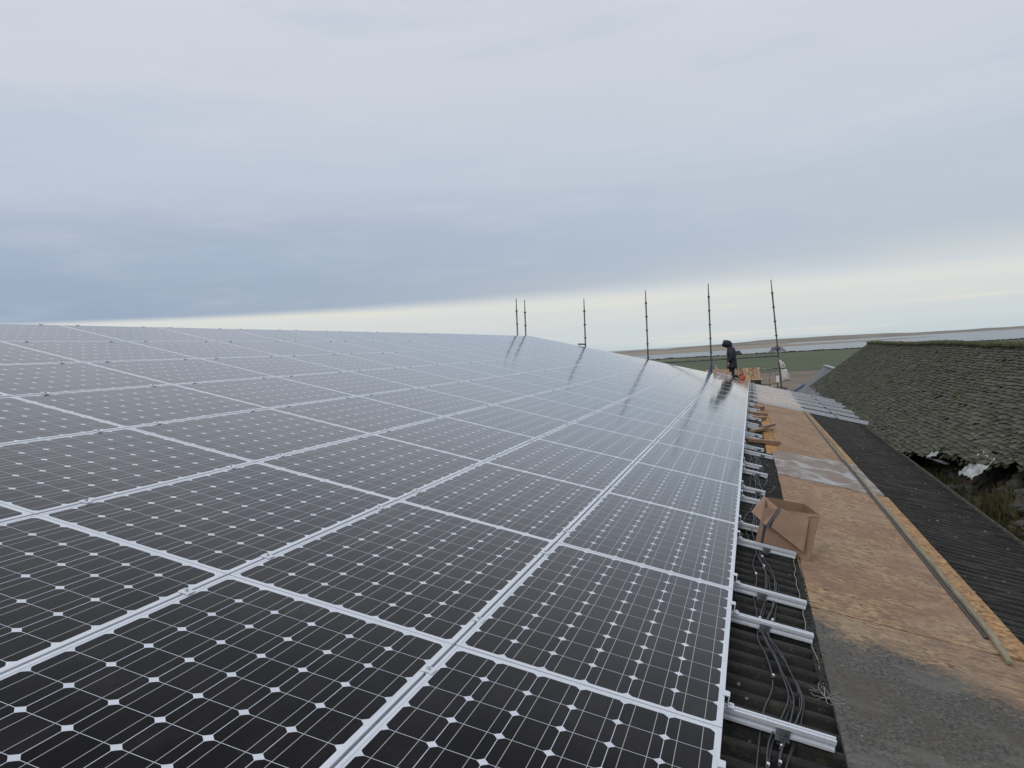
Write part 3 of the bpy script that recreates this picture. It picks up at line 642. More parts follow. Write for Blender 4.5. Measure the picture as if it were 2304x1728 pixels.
def B(u, v, n): return bxi @ P(u, v, n)
panel('side', [B(.128, 3.14, -.098), B(.503, 3.12, -.098), B(.506, 3.14, .240), B(.140, 3.14, .200)])
panel('side', [B(.150, 3.44, -.098), B(.500, 3.44, -.098), B(.420, 3.43, .240), B(.146, 3.43, .226)], CARDIN)
panel('side', [B(.128, 3.14, -.098), B(.150, 3.44, -.098), B(.146, 3.43, .226), B(.140, 3.14, .200)], CARDIN)
panel('side', [B(.503, 3.12, -.098), B(.500, 3.44, -.098), B(.420, 3.43, .240), B(.506, 3.14, .240)], CARDIN)
panel('bottom', [B(.13, 3.15, -.094), B(.50, 3.13, -.094), B(.498, 3.43, -.094), B(.152, 3.43, -.094)], CARDIN)
panel('flap', [B(.1335, 3.43, .232), B(.234, 3.12, .222), B(.171, 3.075, .092), B(.070, 3.385, .102)])['label'] = 'left flap folded forward over the corner'
panel('flap', [B(.410, 3.43, .240), B(.506, 3.14, .242), B(.514, 3.39, .372), B(.440, 3.45, .384)])['label'] = 'right flap standing up'
fl = panel('flap', [B(.232, 3.125, .214), B(.440, 3.120, .205), B(.450, 3.080, -.030), B(.207, 3.085, .088)], wav=.004)
fl['label'] = 'torn front flap hanging down at a slant'
panel('tape', [B(.166, 3.134, -.075), B(.182, 3.134, -.075), B(.176, 3.132, .10), B(.160, 3.132, .10)], TAPE, .001, wav=0)
panel('tape', [B(.222, 3.118, .224), B(.242, 3.112, .214), B(.188, 3.070, .082), B(.168, 3.072, .088)], TAPE, .001, wav=0)
tr_ = MB(); rq = random.Random(2); pts = []
for i in range(34):
    q = i/33; pts.append(B(.25+.25*q, 3.122+.004*rq.random(), .213+.018*q-.030*math.sin(math.pi*q)+.014*rq.random()))
tr_.tube(pts, [.002+.0035*rq.random() for _ in pts], 5); tr_.obj('torn_edge', mat('torn card fibre', None, (.46, .33, .26), .95), bx)

# ------------------------------------------------------------------ scaffold at the far gable
YS = 27.35
SG = 'scaffold standards at the far gable'
def standard(x0_, x1_, z1, lab, zb, seedk):
    r = thing('scaffold_pole', lab, 'scaffold pole', Vector((x0_-(x1_-x0_)/(z1-zb)*zb, YS, 0)), SG)
    sl = (x1_-x0_)/(z1-zb); X = lambda z: z*sl
    b_ = MB(); b_.tube([(X(z), 0, z) for z in (0, 3, 6, z1-.42)], .027, 10); b_.obj('tube', DKSTEEL, r, smooth=True)
    b_ = MB(); b_.tube([(X(z1-.44), 0, z1-.44), (X(z1), 0, z1)], .019, 8); b_.obj('spigot', STEEL, r, smooth=True)
    z = z1-.47; k = 0
    while z > 4.75:
        b_ = MB(); b_.tube([(X(z), 0, z-.022), (X(z), 0, z-.010), (X(z), 0, z+.012), (X(z), 0, z+.02)], [.030, .052, .052, .030], 10); b_.obj('cup', DKSTEEL, r)
        z -= .5; k += 1
    b_ = MB(); b_.box((0, 0, .01), (.15, .15, .012)); b_.tube([(0, 0, 0), (0, 0, .3)], .018, 8); b_.obj('base_plate', STEEL, r)
    return r
poles = [(-8.46, -8.43, 8.54, 7.17, 'leftmost scaffold pole, left of the close pair at the ridge'), (-8.13, -8.10, 8.46, 7.14, 'right-hand pole of the close pair at the ridge'),
         (-5.83, -5.79, 8.33, 6.60, 'third scaffold pole from the left, with a stub tube at its foot'), (-3.52, -3.48, 8.46, 5.94, 'fourth scaffold pole from the left, standing clear against the sand bank'),
         (-1.27, -1.23, 8.51, 5.39, 'scaffold pole just left of the hooded worker, blue at its foot'), (1.09, .92, 8.47, 4.69, 'rightmost scaffold pole, with the white sack tied to it')]
PR = [standard(*p[:3], p[4], p[3], k) for k, p in enumerate(poles)]
def bar(name, a, b2, r, m, lab, cat_, group=None):
    o_ = Vector(a); b_ = MB(); b_.tube([(0, 0, 0), (Vector(b2)-o_)*.5, Vector(b2)-o_], r, 8); q = b_.obj(name, m, smooth=True); q.location = o_; return tag(q, lab, cat_, group)
LG = 'horizontal scaffold tubes at the far gable'
bar('ledger', (-3.6, YS+.06, 5.75), (1.02, YS+.06, 5.77), .022, DKSTEEL, 'thin guard rail tube passing behind the hooded worker between the right-hand poles', 'scaffold tube', LG)
bar('ledger', (-6.10, YS-.06, 6.64), (-5.80, YS-.06, 6.62), .028, DKSTEEL, 'short stub tube at the foot of the third pole', 'scaffold tube', LG)
bar('ledger', (-8.6, YS+.06, 4.60), (1.3, YS+.06, 4.60), .024, STEEL, 'low tube carrying the scaffold deck behind the roof end', 'scaffold tube', LG)
bar('ledger', (-8.6, YS+1.25, 4.60), (1.3, YS+1.25, 4.60), .024, STEEL, 'outer low tube under the scaffold deck', 'scaffold tube', LG)
bar('ledger', (.38, YS+.03, 5.33), (.99, YS+.03, 5.34), .022, STEEL, 'short pale tube from the yellow board to the rightmost pole', 'scaffold tube', LG)
# blue wrap on the pole beside the worker
b_ = MB(); b_.tube([(-1.325, YS-.02, 4.95), (-1.33, YS-.03, 5.2), (-1.315, YS-.02, 5.55), (-1.30, YS, 5.7)], [.045, .062, .05, .03], 9)
BLUE = mat('blue painted steel', noisy((.06, .12, .20), (.10, .17, .26), 6), rough=.5)
o = b_.obj('blue_prop', BLUE, smooth=True); tag(o, 'short blue steel prop clamped at the foot of the pole by the worker', 'prop')
DECKB = mat('scaffold board', noisy((.19, .15, .11), (.30, .25, .18), 2, stretch=(1, 8, 8)), rough=.9)
for k in range(5):
    b_ = MB(); b_.box((0, 0, 0), (9.9, .225, .038)); q = b_.obj('scaffold_board', DECKB, bevel=.004); q.location = (-3.65, YS+.16+k*.236, 4.662)
    tag(q, f'{ORD[k]} scaffold plank out from the far gable', 'scaffold board', 'planks of the scaffold deck')
b_ = MB(); b_.grid(lambda a, c: (a*1.93, .004*math.sin(a*5), c*.56), 8, 3); o = b_.obj('toe_board', OSBY); sd = o.modifiers.new('t', 'SOLIDIFY'); sd.thickness = .018; o.location = (-1.53, YS+1.02, 4.82)
tag(o, 'upright pale yellow board fixed behind the worker at the roof end', 'board')
# small ladder gate
b_ = MB(); 
gate = thing('access_gate', 'small tubular gate between the yellow board and the rightmost pole', 'gate', Vector((.70, YS+.05, 4.5)))
for nm, a, c, r in (('post', (0, 0, 0), (0, 0, .82), .016), ('post', (.27, 0, 0), (.27, 0, .84), .016), ('rung', (0, 0, .62), (.27, 0, .63), .013), ('rung', (0, 0, .30), (.27, 0, .30), .013)):
    b_ = MB(); b_.tube([a, c], r, 7); b_.obj(nm, STEEL, gate, smooth=True)
b_ = MB(); b_.box((0, 0, 0), (.10, .02, .26)); o = b_.obj('white_tag_board', WHITEP); o.location = (.98, YS-.06, 4.95); tag(o, 'narrow white tag board fixed to the rightmost pole', 'tag')
b_ = MB(); b_.box((0, 0, 0), (.75, .2, .05), Matrix.Rotation(-.1, 3, 'Y')); o = b_.obj('timber_baulk', DECKB, bevel=.005); o.location = (.65, YS+.0, 4.80); tag(o, 'grey timber lying at the foot of the rightmost pole', 'timber')
# black crate with pale lid
crate = thing('black_crate', 'small black crate with a pale lid beside the end of the walkway', 'crate', Vector((.30, YS-.12, 4.80)))
b_ = MB(); b_.box((0, 0, .085), (.24, .24, .17)); b_.obj('body', BLACKP, crate, bevel=.006)
b_ = MB(); b_.box((.01, 0, .185), (.30, .28, .022)); b_.obj('lid', OSBY, crate, bevel=.004)
# white rubble sack tied to the pole
SACK = mat('white woven sack', noisy((.48, .47, .45), (.64, .63, .61), 9, bmp=.6, bd=.03), rough=.7)
sack = thing('white_sack', 'white woven sack tied to the rightmost scaffold pole, hanging to its right', 'sack', Vector((1.06, YS-.06, 5.64)))
b_ = MB(); rings = []
prof2 = [(0, 0, .03), (-.03, .005, .055), (.06, 0, .14), (-.02, .03, .20), (.0, -.005, .28)]
for t_, xl, xr in [(0, -.01, .03), (.05, -.01, .07), (.14, .0, .15), (.26, .01, .19), (.36, .03, .21), (.41, .05, .20), (.46, .04, .24), (.58, .04, .27), (.70, .045, .30), (.82, .05, .325), (.93, .055, .35), (.98, .06, .365), (1, .07, .36)]:
    cx_ = (xl+xr)/2; wx = (xr-xl)/2; wy = wx*.75 if t_ < .9 else wx*(.75-(t_-.9)*6)
    rings.append([Vector((cx_+wx*math.cos(a)*(1+.10*noise.noise(Vector((a, t_*5, 2)))), wy*math.sin(a)*(1+.35*noise.noise(Vector((a*2, t_*6, 5)))), -.77*t_+.02*math.cos(a)*t_)) for a in [q*2*math.pi/18 for q in range(18)]])
b_.loft(rings); b_.obj('bag', SACK, sack, smooth=True)
b_ = MB(); b_.tube([(.05, -.05, -.30), (.12, -.075, -.315), (.21, -.04, -.30)], .014, 6); b_.obj('strap', BLACKP, sack)
b_ = MB(); b_.tube([(.09, -.068, -.17), (.13, -.072, -.20), (.15, -.070, -.24)], [(.012, .02), (.018, .03), (.010, .015)], 6); b_.obj('red_print', mat('red print', None, (.30, .06, .04), .7), sack)
b_ = MB(); b_.tube([(-.05, 0, .02), (0, -.02, .03), (.03, 0, 0)], .008, 5); b_.obj('tie', CORD, sack)
# brown bundle, orange bag
m4 = RM(-.92, 26.72, -.01, .05); cb = thing('flattened_carton', 'crumpled flattened brown carton leaning at the end of the top panels left of the worker', 'carton', m4)
panel('sheet', [(-.34, .02, .005), (.30, .0, .005), (.27, .16, .17), (-.30, .20, .20)], CARD, .02, cb, wav=.02)
panel('sheet', [(-.22, -.13, .012), (.32, -.14, .012), (.30, .02, .06), (-.24, .04, .08)], mat('grey paper wrap', noisy((.30, .28, .29), (.42, .40, .41), 8), rough=.8), .015, cb, wav=.025)
b_ = MB(); b_.tube([(-.22, .16, .15), (-.29, .17, .26), (-.33, .17, .31)], .008, 5); b_.obj('loose_tie', WHITEP, cb)
OR = mat('orange fabric', noisy((.42, .075, .03), (.58, .12, .05), 12), rough=.7)
ob = thing('orange_bag', 'small orange tool bag at the feet of the hooded worker', 'tool bag', RM(-.30, 26.78, .0) @ Matrix.Scale(.8, 4))
b_ = MB(); b_.loft([[Vector((.02+q*.02+w*math.cos(a), w*.7*math.sin(a), z)) for a in [k*2*math.pi/14 for k in range(14)]] for q, (z, w) in enumerate([(0, .10), (.04, .125), (.10, .12), (.15, .09), (.18, .05)])]); b_.obj('bag', OR, ob, smooth=True)
b_ = MB(); b_.loft([[Vector((-.05+w*math.cos(a), w*math.sin(a), z)) for a in [k*2*math.pi/10 for k in range(10)]] for z, w in [(.13, .05), (.18, .065), (.24, .06), (.27, .03)]]); b_.obj('top_pocket', OR, ob, smooth=True)
b_ = MB(); b_.tube([(-.12, -.02, .1), (-.10, -.03, .24), (0, -.02, .27), (.05, -.02, .2)], .010, 6); b_.obj('handle', BLACKP, ob)
b_ = MB(); b_.tube([(-.30, 0, .045), (-.2, -.02, .065), (-.06, 0, .06)], [(.04, .05), (.06, .08), (.03, .06)], 9); q = b_.obj('dark_cloth', mat('dark cloth', noisy((.01, .012, .02), (.03, .03, .04), 9), rough=.9), smooth=True); q.matrix_world = RM(-.33, 26.76, .0); tag(q, 'dark bundled cloth between the orange bag and the worker', 'cloth')
b_ = MB(); b_.box((0, 0, .04), (.10, .08, .08)); q = b_.obj('dark_block', BLACKP, bevel=.01); q.matrix_world = RM(.09, 26.8, -.03); tag(q, 'small dark block at the far right corner of the panels', 'block')
bar('blue_beam', (1.50, 28.2, 4.42), (1.92, 29.2, 4.62), .055, BLUE, 'blue steel tube end showing beyond the far corner of the roof', 'tube')

# ------------------------------------------------------------------ the worker
SKIN = mat('skin', None, (.42, .25, .18), .6); NAVY = mat('navy rain jacket', noisy((.006, .008, .018), (.014, .018, .034), 6, bmp=.5, bd=.02), rough=.6)
TROU = mat('black work trousers', noisy((.008, .009, .011), (.020, .020, .024), 8, bmp=.4, bd=.02), rough=.85)
BOOT = mat('dark boots', None, (.02, .017, .014), .6)
body_me = bpy.data.meshes.new('person')
V = []; E_ = []; RD = []
def bn(p, r, par=None):
    V.append(p); RD.append(r)
    if par is not None: E_.append((par, len(V)-1))
    return len(V)-1
# local: +x forward, z up; head bowed forward
pel = bn((0, 0, .93), (.13, .15)); ab = bn((.0, 0, 1.10), (.115, .14), pel); ch = bn((.015, 0, 1.30), (.125, .17), ab); ne0 = bn((.05, 0, 1.45), (.075, .08), ch)
ne = bn((.085, 0, 1.52), (.055, .055), ne0); he = bn((.115, 0, 1.61), (.085, .075), ne); ht = bn((.13, 0, 1.70), (.085, .072), he); h2 = bn((.12, 0, 1.755), (.05, .05), ht)
chin = bn((.185, 0, 1.585), (.035, .03), he); nose = bn((.222, 0, 1.635), (.012, .011), he)
for s in (-1, 1):
    bn((.185, .03*s, 1.665), (.02, .02), ht); bn((.10, .088*s, 1.64), (.022, .012), he)
    sh = bn((.03, .17*s, 1.41), (.06, .06), ch); el = bn((.0 if s > 0 else .03, .235*s, 1.14), (.045, .045), sh); wr = bn((.13 if s < 0 else .10, .205*s, .95), (.03, .027), el)
    pm = bn((.165 if s < 0 else .13, .195*s, .89), (.022, .04), wr)
    for q in range(4):
        a = bn((.18+(0 if s < 0 else -.035)+.006*q, (.165+.018*q)*s, .845-.004*abs(q-1.5)), (.0095, .0095), pm); bn((.172+(0 if s < 0 else -.035), (.168+.016*q)*s, .805+.006*abs(q-1.4)), (.008, .008), a)
    th_ = bn((.195 if s < 0 else .16, .165*s, .875), (.011, .011), pm); bn((.205 if s < 0 else .17, .158*s, .84), (.009, .009), th_)
    hp = bn((0, .09*s, .86), (.09, .09), pel); kn = bn((.03*s+.015, .105*s, .50), (.058, .058), hp); an = bn((-.02+.05*s, .11*s, .09), (.038, .038), kn); bn((.10+.05*s, .12*s, .045), (.035, .045), an)
body_me.from_pydata(V, E_, []); body_me.materials.append(SKIN)
pm4 = Matrix.Translation((-.56, YS+.20, 4.684)) @ Matrix.Rotation(math.pi+.12, 4, 'Z')
per = bpy.data.objects.new('person', body_me); COL.objects.link(per); per.matrix_world = pm4
tag(per, 'person in dark hooded jacket with bowed head at the roof end', 'person')
sk_ = per.modifiers.new('skin', 'SKIN'); sk_.use_smooth_shade = True
for i, r in enumerate(RD): body_me.skin_vertices[0].data[i].radius = r
body_me.skin_vertices[0].data[0].use_root = True
per.modifiers.new('sub', 'SUBSURF').levels = 1
def ring(cx_, cz_, rx, ry, tilt=0, cy_=0, n=18, wr=0.0, sd_=0):
    return [Vector((cx_+rx*math.cos(a)*math.cos(tilt)*(1+wr*noise.noise(Vector((a*2, cz_*9, sd_)))), cy_+ry*math.sin(a)*(1+wr*noise.noise(Vector((a*2, cz_*9, sd_+4)))), cz_-rx*math.cos(a)*math.sin(tilt))) for a in [q*2*math.pi/n for q in range(n)]]
b_ = MB()
b_.loft([ring(.0, .72, .175, .225, wr=.12), ring(.0, .80, .18, .23, wr=.12), ring(-.005, .93, .175, .22, wr=.14), ring(-.01, 1.06, .16, .205, wr=.14), ring(-.005, 1.18, .165, .21, wr=.12), ring(.0, 1.30, .17, .225, .15, wr=.08), ring(.01, 1.39, .155, .215, .3), ring(.035, 1.46, .12, .15, .45), ring(.06, 1.51, .095, .10, .5)])
for s in (-1, 1):
    hx = .13 if s < 0 else .10
    b_.tube([(.02, .15*s, 1.43), (.03, .205*s, 1.38), (.012, .245*s, 1.27), (0 if s > 0 else .03, .262*s, 1.14), (.05 if s < 0 else .04, .25*s, 1.06), (hx-.012, .215*s, .965)], [.075, .085, .078, .072, .066, .052], 12)
jk = b_.obj('jacket', NAVY, per, smooth=True)
b_ = MB()   # hood: round shell with a peak over the face, open in front
rings = []
for k in range(9):
    a = -1.0+k*.36; c0 = Vector((.085+.01*k, 0, 1.60)); R_ = .135
    rings.append([c0+Vector((-math.cos(a+.2)*R_*(.95 if k < 7 else .9), math.sin(q)*.118, math.sin(a+.2)*R_*math.cos(q)*1.12+.02)) if False else
                  c0+Vector((math.cos(q)*.0, 0, 0))+Matrix.Rotation(-.35, 3, 'Y') @ Vector((-.125+.032*k, math.sin(q)*(.110*math.sin(.45+.30*k) if k < 5 else .110-.004*(k-5)), .02+math.cos(q)*(.140*math.sin(.45+.30*k) if k < 5 else .140-.008*(k-5)))) for q in [i*2*math.pi/18 for i in range(18)]])
b_.loft(rings, cap=False); b_.add(rings[0], [tuple(range(18))])
o = b_.obj('hood', NAVY, jk, smooth=True); o.modifiers.new('t', 'SOLIDIFY').thickness = .006
b_ = MB()
b_.loft([ring(0, 1.0, .13, .165), ring(0, .90, .14, .18), ring(0, .82, .13, .19)])
for s in (-1, 1):
    b_.tube([(0, .085*s, .90), (.01, .098*s, .70), (.03*s+.015, .107*s, .50), (.02*s, .11*s, .32), (-.02+.05*s, .11*s, .10)], [.105, .092, .078, .072, .066], 12)
b_.obj('trousers', TROU, per, smooth=True)
for s in (-1, 1):
    b_ = MB(); x_ = -.02+.05*s; b_.tube([(x_-.06, .112*s, .045), (x_, .112*s, .055), (x_+.09, .117*s, .045), (x_+.17, .12*s, .035)], [(.04, .042), (.055, .048), (.045, .048), (.028, .04)], 10); b_.tube([(x_-.01, .112*s, .06), (x_-.012, .112*s, .18)], .052, 10); b_.obj('boot', BOOT, per, smooth=True)

# ------------------------------------------------------------------ the slate-roofed barn on the right
def f_slate(t, b):
    geo = t.n('ShaderNodeNewGeometry'); rnd = geo.outputs['Random Per Island']
    o = t.n('ShaderNodeTexCoord').outputs['Object']
    c = t.ramp(rnd, [(0, (.026, .027, .017)), (.35, (.048, .049, .031)), (.7, (.066, .066, .044)), (1, (.100, .096, .068))], 'LINEAR')
    n = t.noise(o, 1.1, 5, .7); n2 = t.noise(o, 16, 6, .75)
    c = t.mix(t.m('MULTIPLY', t.ss(n, .5, .72), .55), c, (.085, .092, .035))
    c = t.mix(t.m('MULTIPLY', t.ss(n2, .52, .7), .45), c, (.13, .13, .09))
    c = t.mix(t.m('MULTIPLY', t.ss(t.noise(o, 50, 3, .8), .55, .75), .4), c, (.03, .032, .025))
    t.L.new(c, b.inputs['Base Color']); bump(t, b, n2, .6, .01)
SLATE = mat('lichened slates', f_slate, rough=.9)
MOSS = mat('moss', noisy((.040, .048, .015), (.095, .100, .032), 6, bmp=1, bd=.05, c3=(.13, .12, .05), s3=20), rough=1)
MOSSD = mat('dark moss', noisy((.022, .026, .010), (.055, .058, .022), 6, bmp=1, bd=.05), rough=1)
RX, RZ, SLP, YF = 5.25, GZ+.95, .714, 36.9
stone = thing('slate_barn', 'old stone barn with an uneven mossy slate roof sagging at its broken eave', 'barn', Vector((RX, 15, 0)))
si = Vector((RX, 15, 0))
def slz(x, y):
    sag = .035*noise.noise(Vector((x*.5, y*.22, 1)))+.03*math.sin(y*.28+1)
    return RZ-SLP*(RX-x)-sag*(RX-x)/2.5-.02*math.sin(y*.5)
def eave(y):
    pts = [(-8, 3.6), (5, 3.5), (7.6, 3.42), (8.7, 3.34), (9.4, 3.16), (10.2, 3.07), (11.0, 3.02), (11.6, 2.98), (12.0, 2.86), (12.4, 2.76), (14, 2.68), (40, 2.62)]
    for (a, p), (c, q) in zip(pts, pts[1:]):
        if y <= c: return p+(q-p)*(y-a)/(c-a)
    return 2.62
rs = random.Random(21); b_ = MB(); GA = .080; cosA = 1/math.sqrt(1+SLP*SLP)
row = 0; x = 2.58
while x < RX-.03:
    y = -7+rs.uniform(0, .4)
    gw = .19
    while y < YF:
        wdt = gw*rs.uniform(.78, 1.22); yc = y+wdt/2
        if x >= eave(yc)-.05+.07*noise.noise(Vector((yc*1.7, 2, 9)))+rs.uniform(-.025, .025) and not (rs.random() < .004):
            slip = rs.gauss(0, .011)-(rs.uniform(.03, .10) if rs.random() < .025 else 0); L = GA*1.62; hw = wdt/2-.0045-rs.random()*.0025
            skew = rs.gauss(0, .035); lift_ = .006+abs(rs.gauss(0, .005))
            up = Vector((cosA, 0, SLP*cosA)); nrm = Vector((-SLP*cosA, 0, cosA)); yy = Vector((0, 1, 0)); rot_ = Matrix.Rotation(skew, 3, nrm)
            base = Vector((x, yc, slz(x, yc)))+up*slip
            th = .006+rs.random()*.004; qs = []
            for (s_, l_) in ((-1, 0), (1, 0), (1, 1), (-1, 1)):
                jx = rs.uniform(-.008, .012) if l_ == 0 else 0
                qs.append(base+rot_ @ (yy*s_*hw+up*(l_*L+jx)+nrm*(lift_+.013 if l_ == 0 else -.004)))
            b_.add([p-si for p in qs]+[p-nrm*th-si for p in qs], [(0, 1, 2, 3), (7, 6, 5, 4), (0, 4, 5, 1), (1, 5, 6, 2), (3, 7, 4, 0)])
        y += wdt
    x += GA*cosA; row += 1
b_.obj('slate_roof', SLATE, stone)
b_ = MB(); b_.grid(lambda a, c: Vector((eave(-7+c*(YF+7))+.03+a*(RX-eave(-7+c*(YF+7))), -7+c*(YF+7), 0))*1 if False else (lambda y_: (lambda x_: Vector((x_, y_, slz(x_, y_)-.045))-si)(eave(y_)+.10+a*(RX-eave(y_)-.10)))(-7+c*(YF+6.95)), 10, 90)
b_.add([Vector(q)-si for q in ((RX, -7, RZ-.03), (RX, YF, RZ-.03), (RX+2.9, YF, RZ-2.1), (RX+2.9, -7, RZ-2.1))], [(0, 1, 2, 3)])
b_.obj('roof_boarding', mat('dark rotten boarding', noisy((.012, .010, .008), (.03, .025, .02), 5), rough=1), stone)
# ridge: turf and moss over stone ridge tiles
b_ = MB()
def rdg(a, c):
    y_ = -7+a*(YF+7); q = c*2*math.pi
    r_ = .075+.035*noise.noise(Vector((y_*1.3, 3, 0)))+.03*noise.noise(Vector((y_*5, q, 7)))
    return Vector((RX-.02+r_*1.5*math.cos(q), y_, RZ+.0-.02*math.sin(y_*.5)+r_*.95*math.sin(q)))-si
b_.grid(rdg, 420, 14); b_.obj('mossy_ridge', MOSS, stone, smooth=True)
b_ = MB()
for _ in range(2600):
    y_ = rs.uniform(3, YF-.2); a = rs.uniform(-.4, .4)*1.0; c = Vector((RX-.05+rs.uniform(-.12, .10), y_, RZ+rs.uniform(-.01, .06)))-si; hh = rs.uniform(.03, .09)*(1+1.2*max(0, noise.noise(Vector((y_*.8, 9, 0)))))
    b_.add([c-Vector((0, .006, 0)), c+Vector((0, .006, 0)), c+Vector((a*.1, rs.uniform(-.03, .03), hh))], [(0, 1, 2)])
b_.obj('grass_tufts', mat('ridge grass', noisy((.09, .11, .03), (.18, .18, .07), 3, bmp=0), rough=1), stone)['kind'] = 'stuff'
# moss pads scattered on the slates
b_ = MB()
for _ in range(420):
    y_ = rs.uniform(6, YF-1); x_ = rs.uniform(eave(y_)+.05, RX-.1); 
    if noise.noise(Vector((x_*.9, y_*.35, 4))) < .02: continue
    r_ = rs.uniform(.02, .055); c = Vector((x_, y_, slz(x_, y_)+.02))-si
    b_.loft([[c+Vector((math.cos(a)*r_*k1, math.sin(a)*r_*k1*1.4, z_*r_+math.cos(a)*r_*k1*SLP)) for a in [q*math.pi/3 for q in range(6)]] for k1, z_ in ((1, 0), (.8, .35), (.3, .5))])
b_.obj('moss_pads', MOSS, stone, smooth=True)['kind'] = 'stuff'
b_ = MB()
for _ in range(230):
    y_ = rs.uniform(7.5, 20); x_ = eave(y_)+rs.gauss(.02, .05); r_ = rs.uniform(.015, .05)
    c = Vector((x_, y_, slz(x_, y_)-.01+rs.uniform(-.03, .02)))-si
    b_.loft([[c+Vector((math.cos(a)*r_*k1*(1+.3*math.sin(a*2+y_*9)), math.sin(a)*r_*k1*1.7, z_*r_+math.cos(a)*r_*k1*SLP)) for a in [q*math.pi/3 for q in range(6)]] for k1, z_ in ((.6, -.6), (1, 0), (.8, .35), (.3, .5))])
b_.obj('eave_moss', MOSSD, stone, smooth=True)['kind'] = 'stuff'
WALLST = mat('rubble stone', noisy((.045, .042, .033), (.10, .095, .075), 3, c3=(.05, .06, .025), s3=9, bmp=.8, bd=.03), rough=.95)
b_ = MB()
b_.box(Vector((3.55+.25, (YF-7)/2, 2.3))-si, (.5, YF+7-.2, 4.5)); 
b_.add([Vector(q)-si for q in ((3.2, YF-.12, 0), (3.2, YF-.12, slz(3.2, YF)-.1), (RX, YF-.12, RZ-.1), (RX+2.7, YF-.12, RZ-2.1), (RX+2.7, YF-.12, 0))], [(0, 1, 2, 3, 4)])
b_.box(Vector((RX+2.6, (YF-7)/2, 1.9))-si, (.4, YF+6.8, 3.8)); b_.obj('wall', WALLST, stone)
# rubble and earth filling the valley behind the gutter
b_ = MB()
def bankz(x_, y_):
    q = max(0, min(1, (x_-2.78)/.95)); far = max(0, min(1, (13.6-y_)/3))
    return GZ-1.24+q*(.46+.42*far*q)+.07*noise.noise(Vector((x_*3, y_*2.2, 0)))+.05*noise.noise(Vector((x_*9, y_*8, 2)))
b_.grid(lambda a, c: (2.72+a*1.2, 2+c*26, bankz(2.72+a*1.2, 2+c*26)), 18, 240)
bank = b_.obj('earth_bank', mat('earth and rotten thatch', noisy((.028, .019, .012), (.085, .055, .034), 4, c3=(.05, .055, .02), s3=11, bmp=1, bd=.03), rough=1), smooth=True); tag(bank, 'brown earth and debris filling the valley between the two roofs', 'earth', kind='stuff')
b_ = MB()
for _ in range(560):
    y_ = rs.uniform(4.2, 13.2); x_ = 2.8+rs.random()**.8*.9; s_ = rs.uniform(.025, .085)*(1.5 if x_ > 3.15 and y_ < 9.5 else .8)
    c = Vector((x_, y_, bankz(x_, y_)+s_*.25)); rot_ = Matrix.Rotation(rs.uniform(0, 3), 3, 'Z') @ Matrix.Rotation(rs.uniform(-.4, .4), 3, 'X')
    seg = 7; d3 = Vector((s_*rs.uniform(.9, 1.7), s_*rs.uniform(.7, 1.1), s_*rs.uniform(.45, .8)))
    b_.loft([[c+rot_ @ Vector((math.cos(a)*k1*d3.x*(1+.25*noise.noise(Vector((a*2, y_*7, z_)))), math.sin(a)*k1*d3.y, z_*d3.z)) for a in [q*2*math.pi/seg for q in range(seg)]] for k1, z_ in ((.7, -1), (1, -.2), (.95, .5), (.55, 1))])
tag(b_.obj('rubble', WALLST), 'tumbled wall stones below the broken slate eave', 'rubble', kind='stuff')
LEAFG = mat('weed leaves', noisy((.020, .028, .010), (.055, .062, .022), 3, bmp=0), rough=.9)
LEAFY = mat('dying weed leaves', noisy((.045, .045, .014), (.095, .088, .032), 3, bmp=0), rough=.9)
wl_ = ['olive weeds at the gutter just below the first torn slates', 'low mossy weeds beside the far white scrap', 'tall yellow-green weeds in front of the large white sheet', 'dark weeds right of the large white sheet', 'weeds among the stones at the right edge of the picture', 'small green tuft on the earth between the two white scraps', 'straggling weeds by the gutter, lowest in the picture']
for k, (x_, y_, n_, hh, m_) in enumerate([(2.86, 12.3, 420, .16, LEAFY), (2.88, 11.2, 480, .13, LEAFG), (3.05, 8.7, 620, .26, LEAFY), (3.35, 7.7, 480, .24, LEAFG), (3.1, 6.9, 420, .18, LEAFG), (2.98, 10.4, 220, .08, LEAFG), (2.9, 7.7, 300, .15, LEAFY)]):
    b_ = MB(); sx, sy = (.13, .75)
    for _ in range(n_):
        c = Vector((max(-1.2, min(1.2, rs.gauss(0, .7)))*sx, max(-1.2, min(1.2, rs.gauss(0, .7)))*sy*.6, 0)); c.z = bankz(x_+c.x, y_+c.y)-bankz(x_, y_); h_ = hh*rs.uniform(.3, 1.1); d_ = Vector((rs.uniform(-.5, .5), rs.uniform(-.5, .5), 1)).normalized(); tip = c+d_*h_; w2 = d_.orthogonal().normalized()
        w2 = (Matrix.Rotation(rs.uniform(0, 6), 3, d_) @ w2)*rs.uniform(.006, .016); mid = c+d_*h_*.55
        b_.add([c, mid-w2, tip, mid+w2], [(0, 1, 2, 3)])
        if rs.random() < .5: l_ = rs.uniform(.01, .025); b_.add([tip, tip+Vector((l_, l_*.6, .004)), tip+Vector((l_*.4, -l_, .008))], [(0, 1, 2)])
    o = b_.obj('weed_clump', m_); o.location = (x_, y_, bankz(x_, y_)); tag(o, wl_[k], 'weeds', 'weeds in the valley between the roofs')
SHEETW = mat('weathered white sheeting', noisy((.28, .29, .28), (.50, .52, .52), 5, bmp=.8, bd=.03), rough=.6)
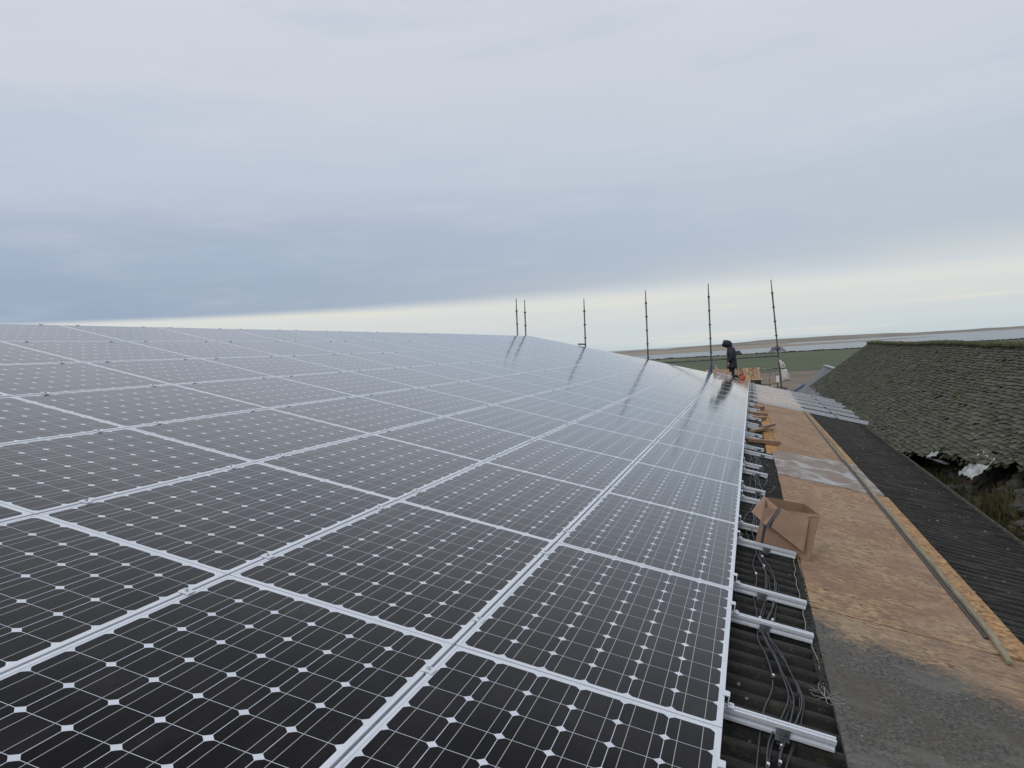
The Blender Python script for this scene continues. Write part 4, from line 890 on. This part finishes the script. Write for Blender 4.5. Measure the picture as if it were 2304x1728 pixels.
def scrap(x_, y_, lx, ly, lab, dz, tilt):
    b_ = MB(); b_.grid(lambda a, c: ((a-.5)*lx*(1+.3*noise.noise(Vector((c*4, x_, 0)))), (c-.5)*ly*(1+.25*noise.noise(Vector((a*3, y_, 5)))), .06*noise.noise(Vector((a*4, c*4, x_)))+.03*noise.noise(Vector((a*11, c*11, x_)))+(a-.5)*lx*tilt), 24, 24)
    o = b_.obj('plastic_sheet', SHEETW, smooth=False); o.modifiers.new('t', 'SOLIDIFY').thickness = .003; o.location = (x_, y_, dz); tag(o, lab, 'plastic sheet', 'scraps of white sheeting under the eave')
scrap(3.06, 9.75, .30, .72, 'large crumpled white sheet hanging under the broken slate eave', slz(3.06, 9.75)-.015, .9)
scrap(2.93, 11.75, .20, .34, 'small white scrap caught under the far torn slates', slz(2.93, 11.75)-.02, .6)
for k, (x_, y_, l_) in enumerate([(2.92, 11.5, .75), (3.36, 8.9, .5)]):
    b_ = MB(); b_.box((0, 0, 0), (.07, l_, .012), Matrix.Rotation(.15-k*.3, 3, 'Z')); o = b_.obj('fallen_slate_batten', mat('silvered lath', None, (.16, .17, .16), .8)); o.location = (x_, y_, slz(x_, y_)-.10); tag(o, ['grey lath hanging loose below the far white scrap', 'grey lath poking out right of the large white sheet'][k], 'lath')
# ------------------------------------------------------------------ small grey-roofed barn behind
gb = thing('grey_barn', 'small barn with a plain grey sheet roof showing behind the slate gable', 'barn', Vector((4.75, 48, 0)))
GREYR = mat('grey sheet roof', noisy((.12, .12, .125), (.18, .18, .185), .8, bmp=.1), rough=.7)
b_ = MB(); zr = GZ-.55
b_.grid(lambda a, c: (0-a*2.3, -9+16*c, zr-a*2.3*.86+.015*math.sin(c*500)), 2, 220); b_.grid(lambda a, c: (a*2.3, -9+16*c, zr-a*2.3*.86), 2, 4); b_.obj('roof', GREYR, gb)
b_ = MB(); b_.box((0, -1, zr+.03), (.22, 16.1, .07)); b_.obj('ridge_capping', mat('pale ridge capping', None, (.34, .34, .33), .6), gb)
b_ = MB()
for y_ in (-8.9, 6.9): b_.add([(-2.1, y_, 0), (-2.1, y_, zr-2.1*.86-.05), (0, y_, zr-.05), (2.1, y_, zr-2.1*.86-.05), (2.1, y_, 0)], [(0, 1, 2, 3, 4)])
for x_ in (-2.1, 2.1): b_.add([(x_, -8.9, 0), (x_, 6.9, 0), (x_, 6.9, zr-1.9), (x_, -8.9, zr-1.9)], [(0, 1, 2, 3)])
b_.obj('wall', RENDERW, gb)
bpy.context.view_layer.update()
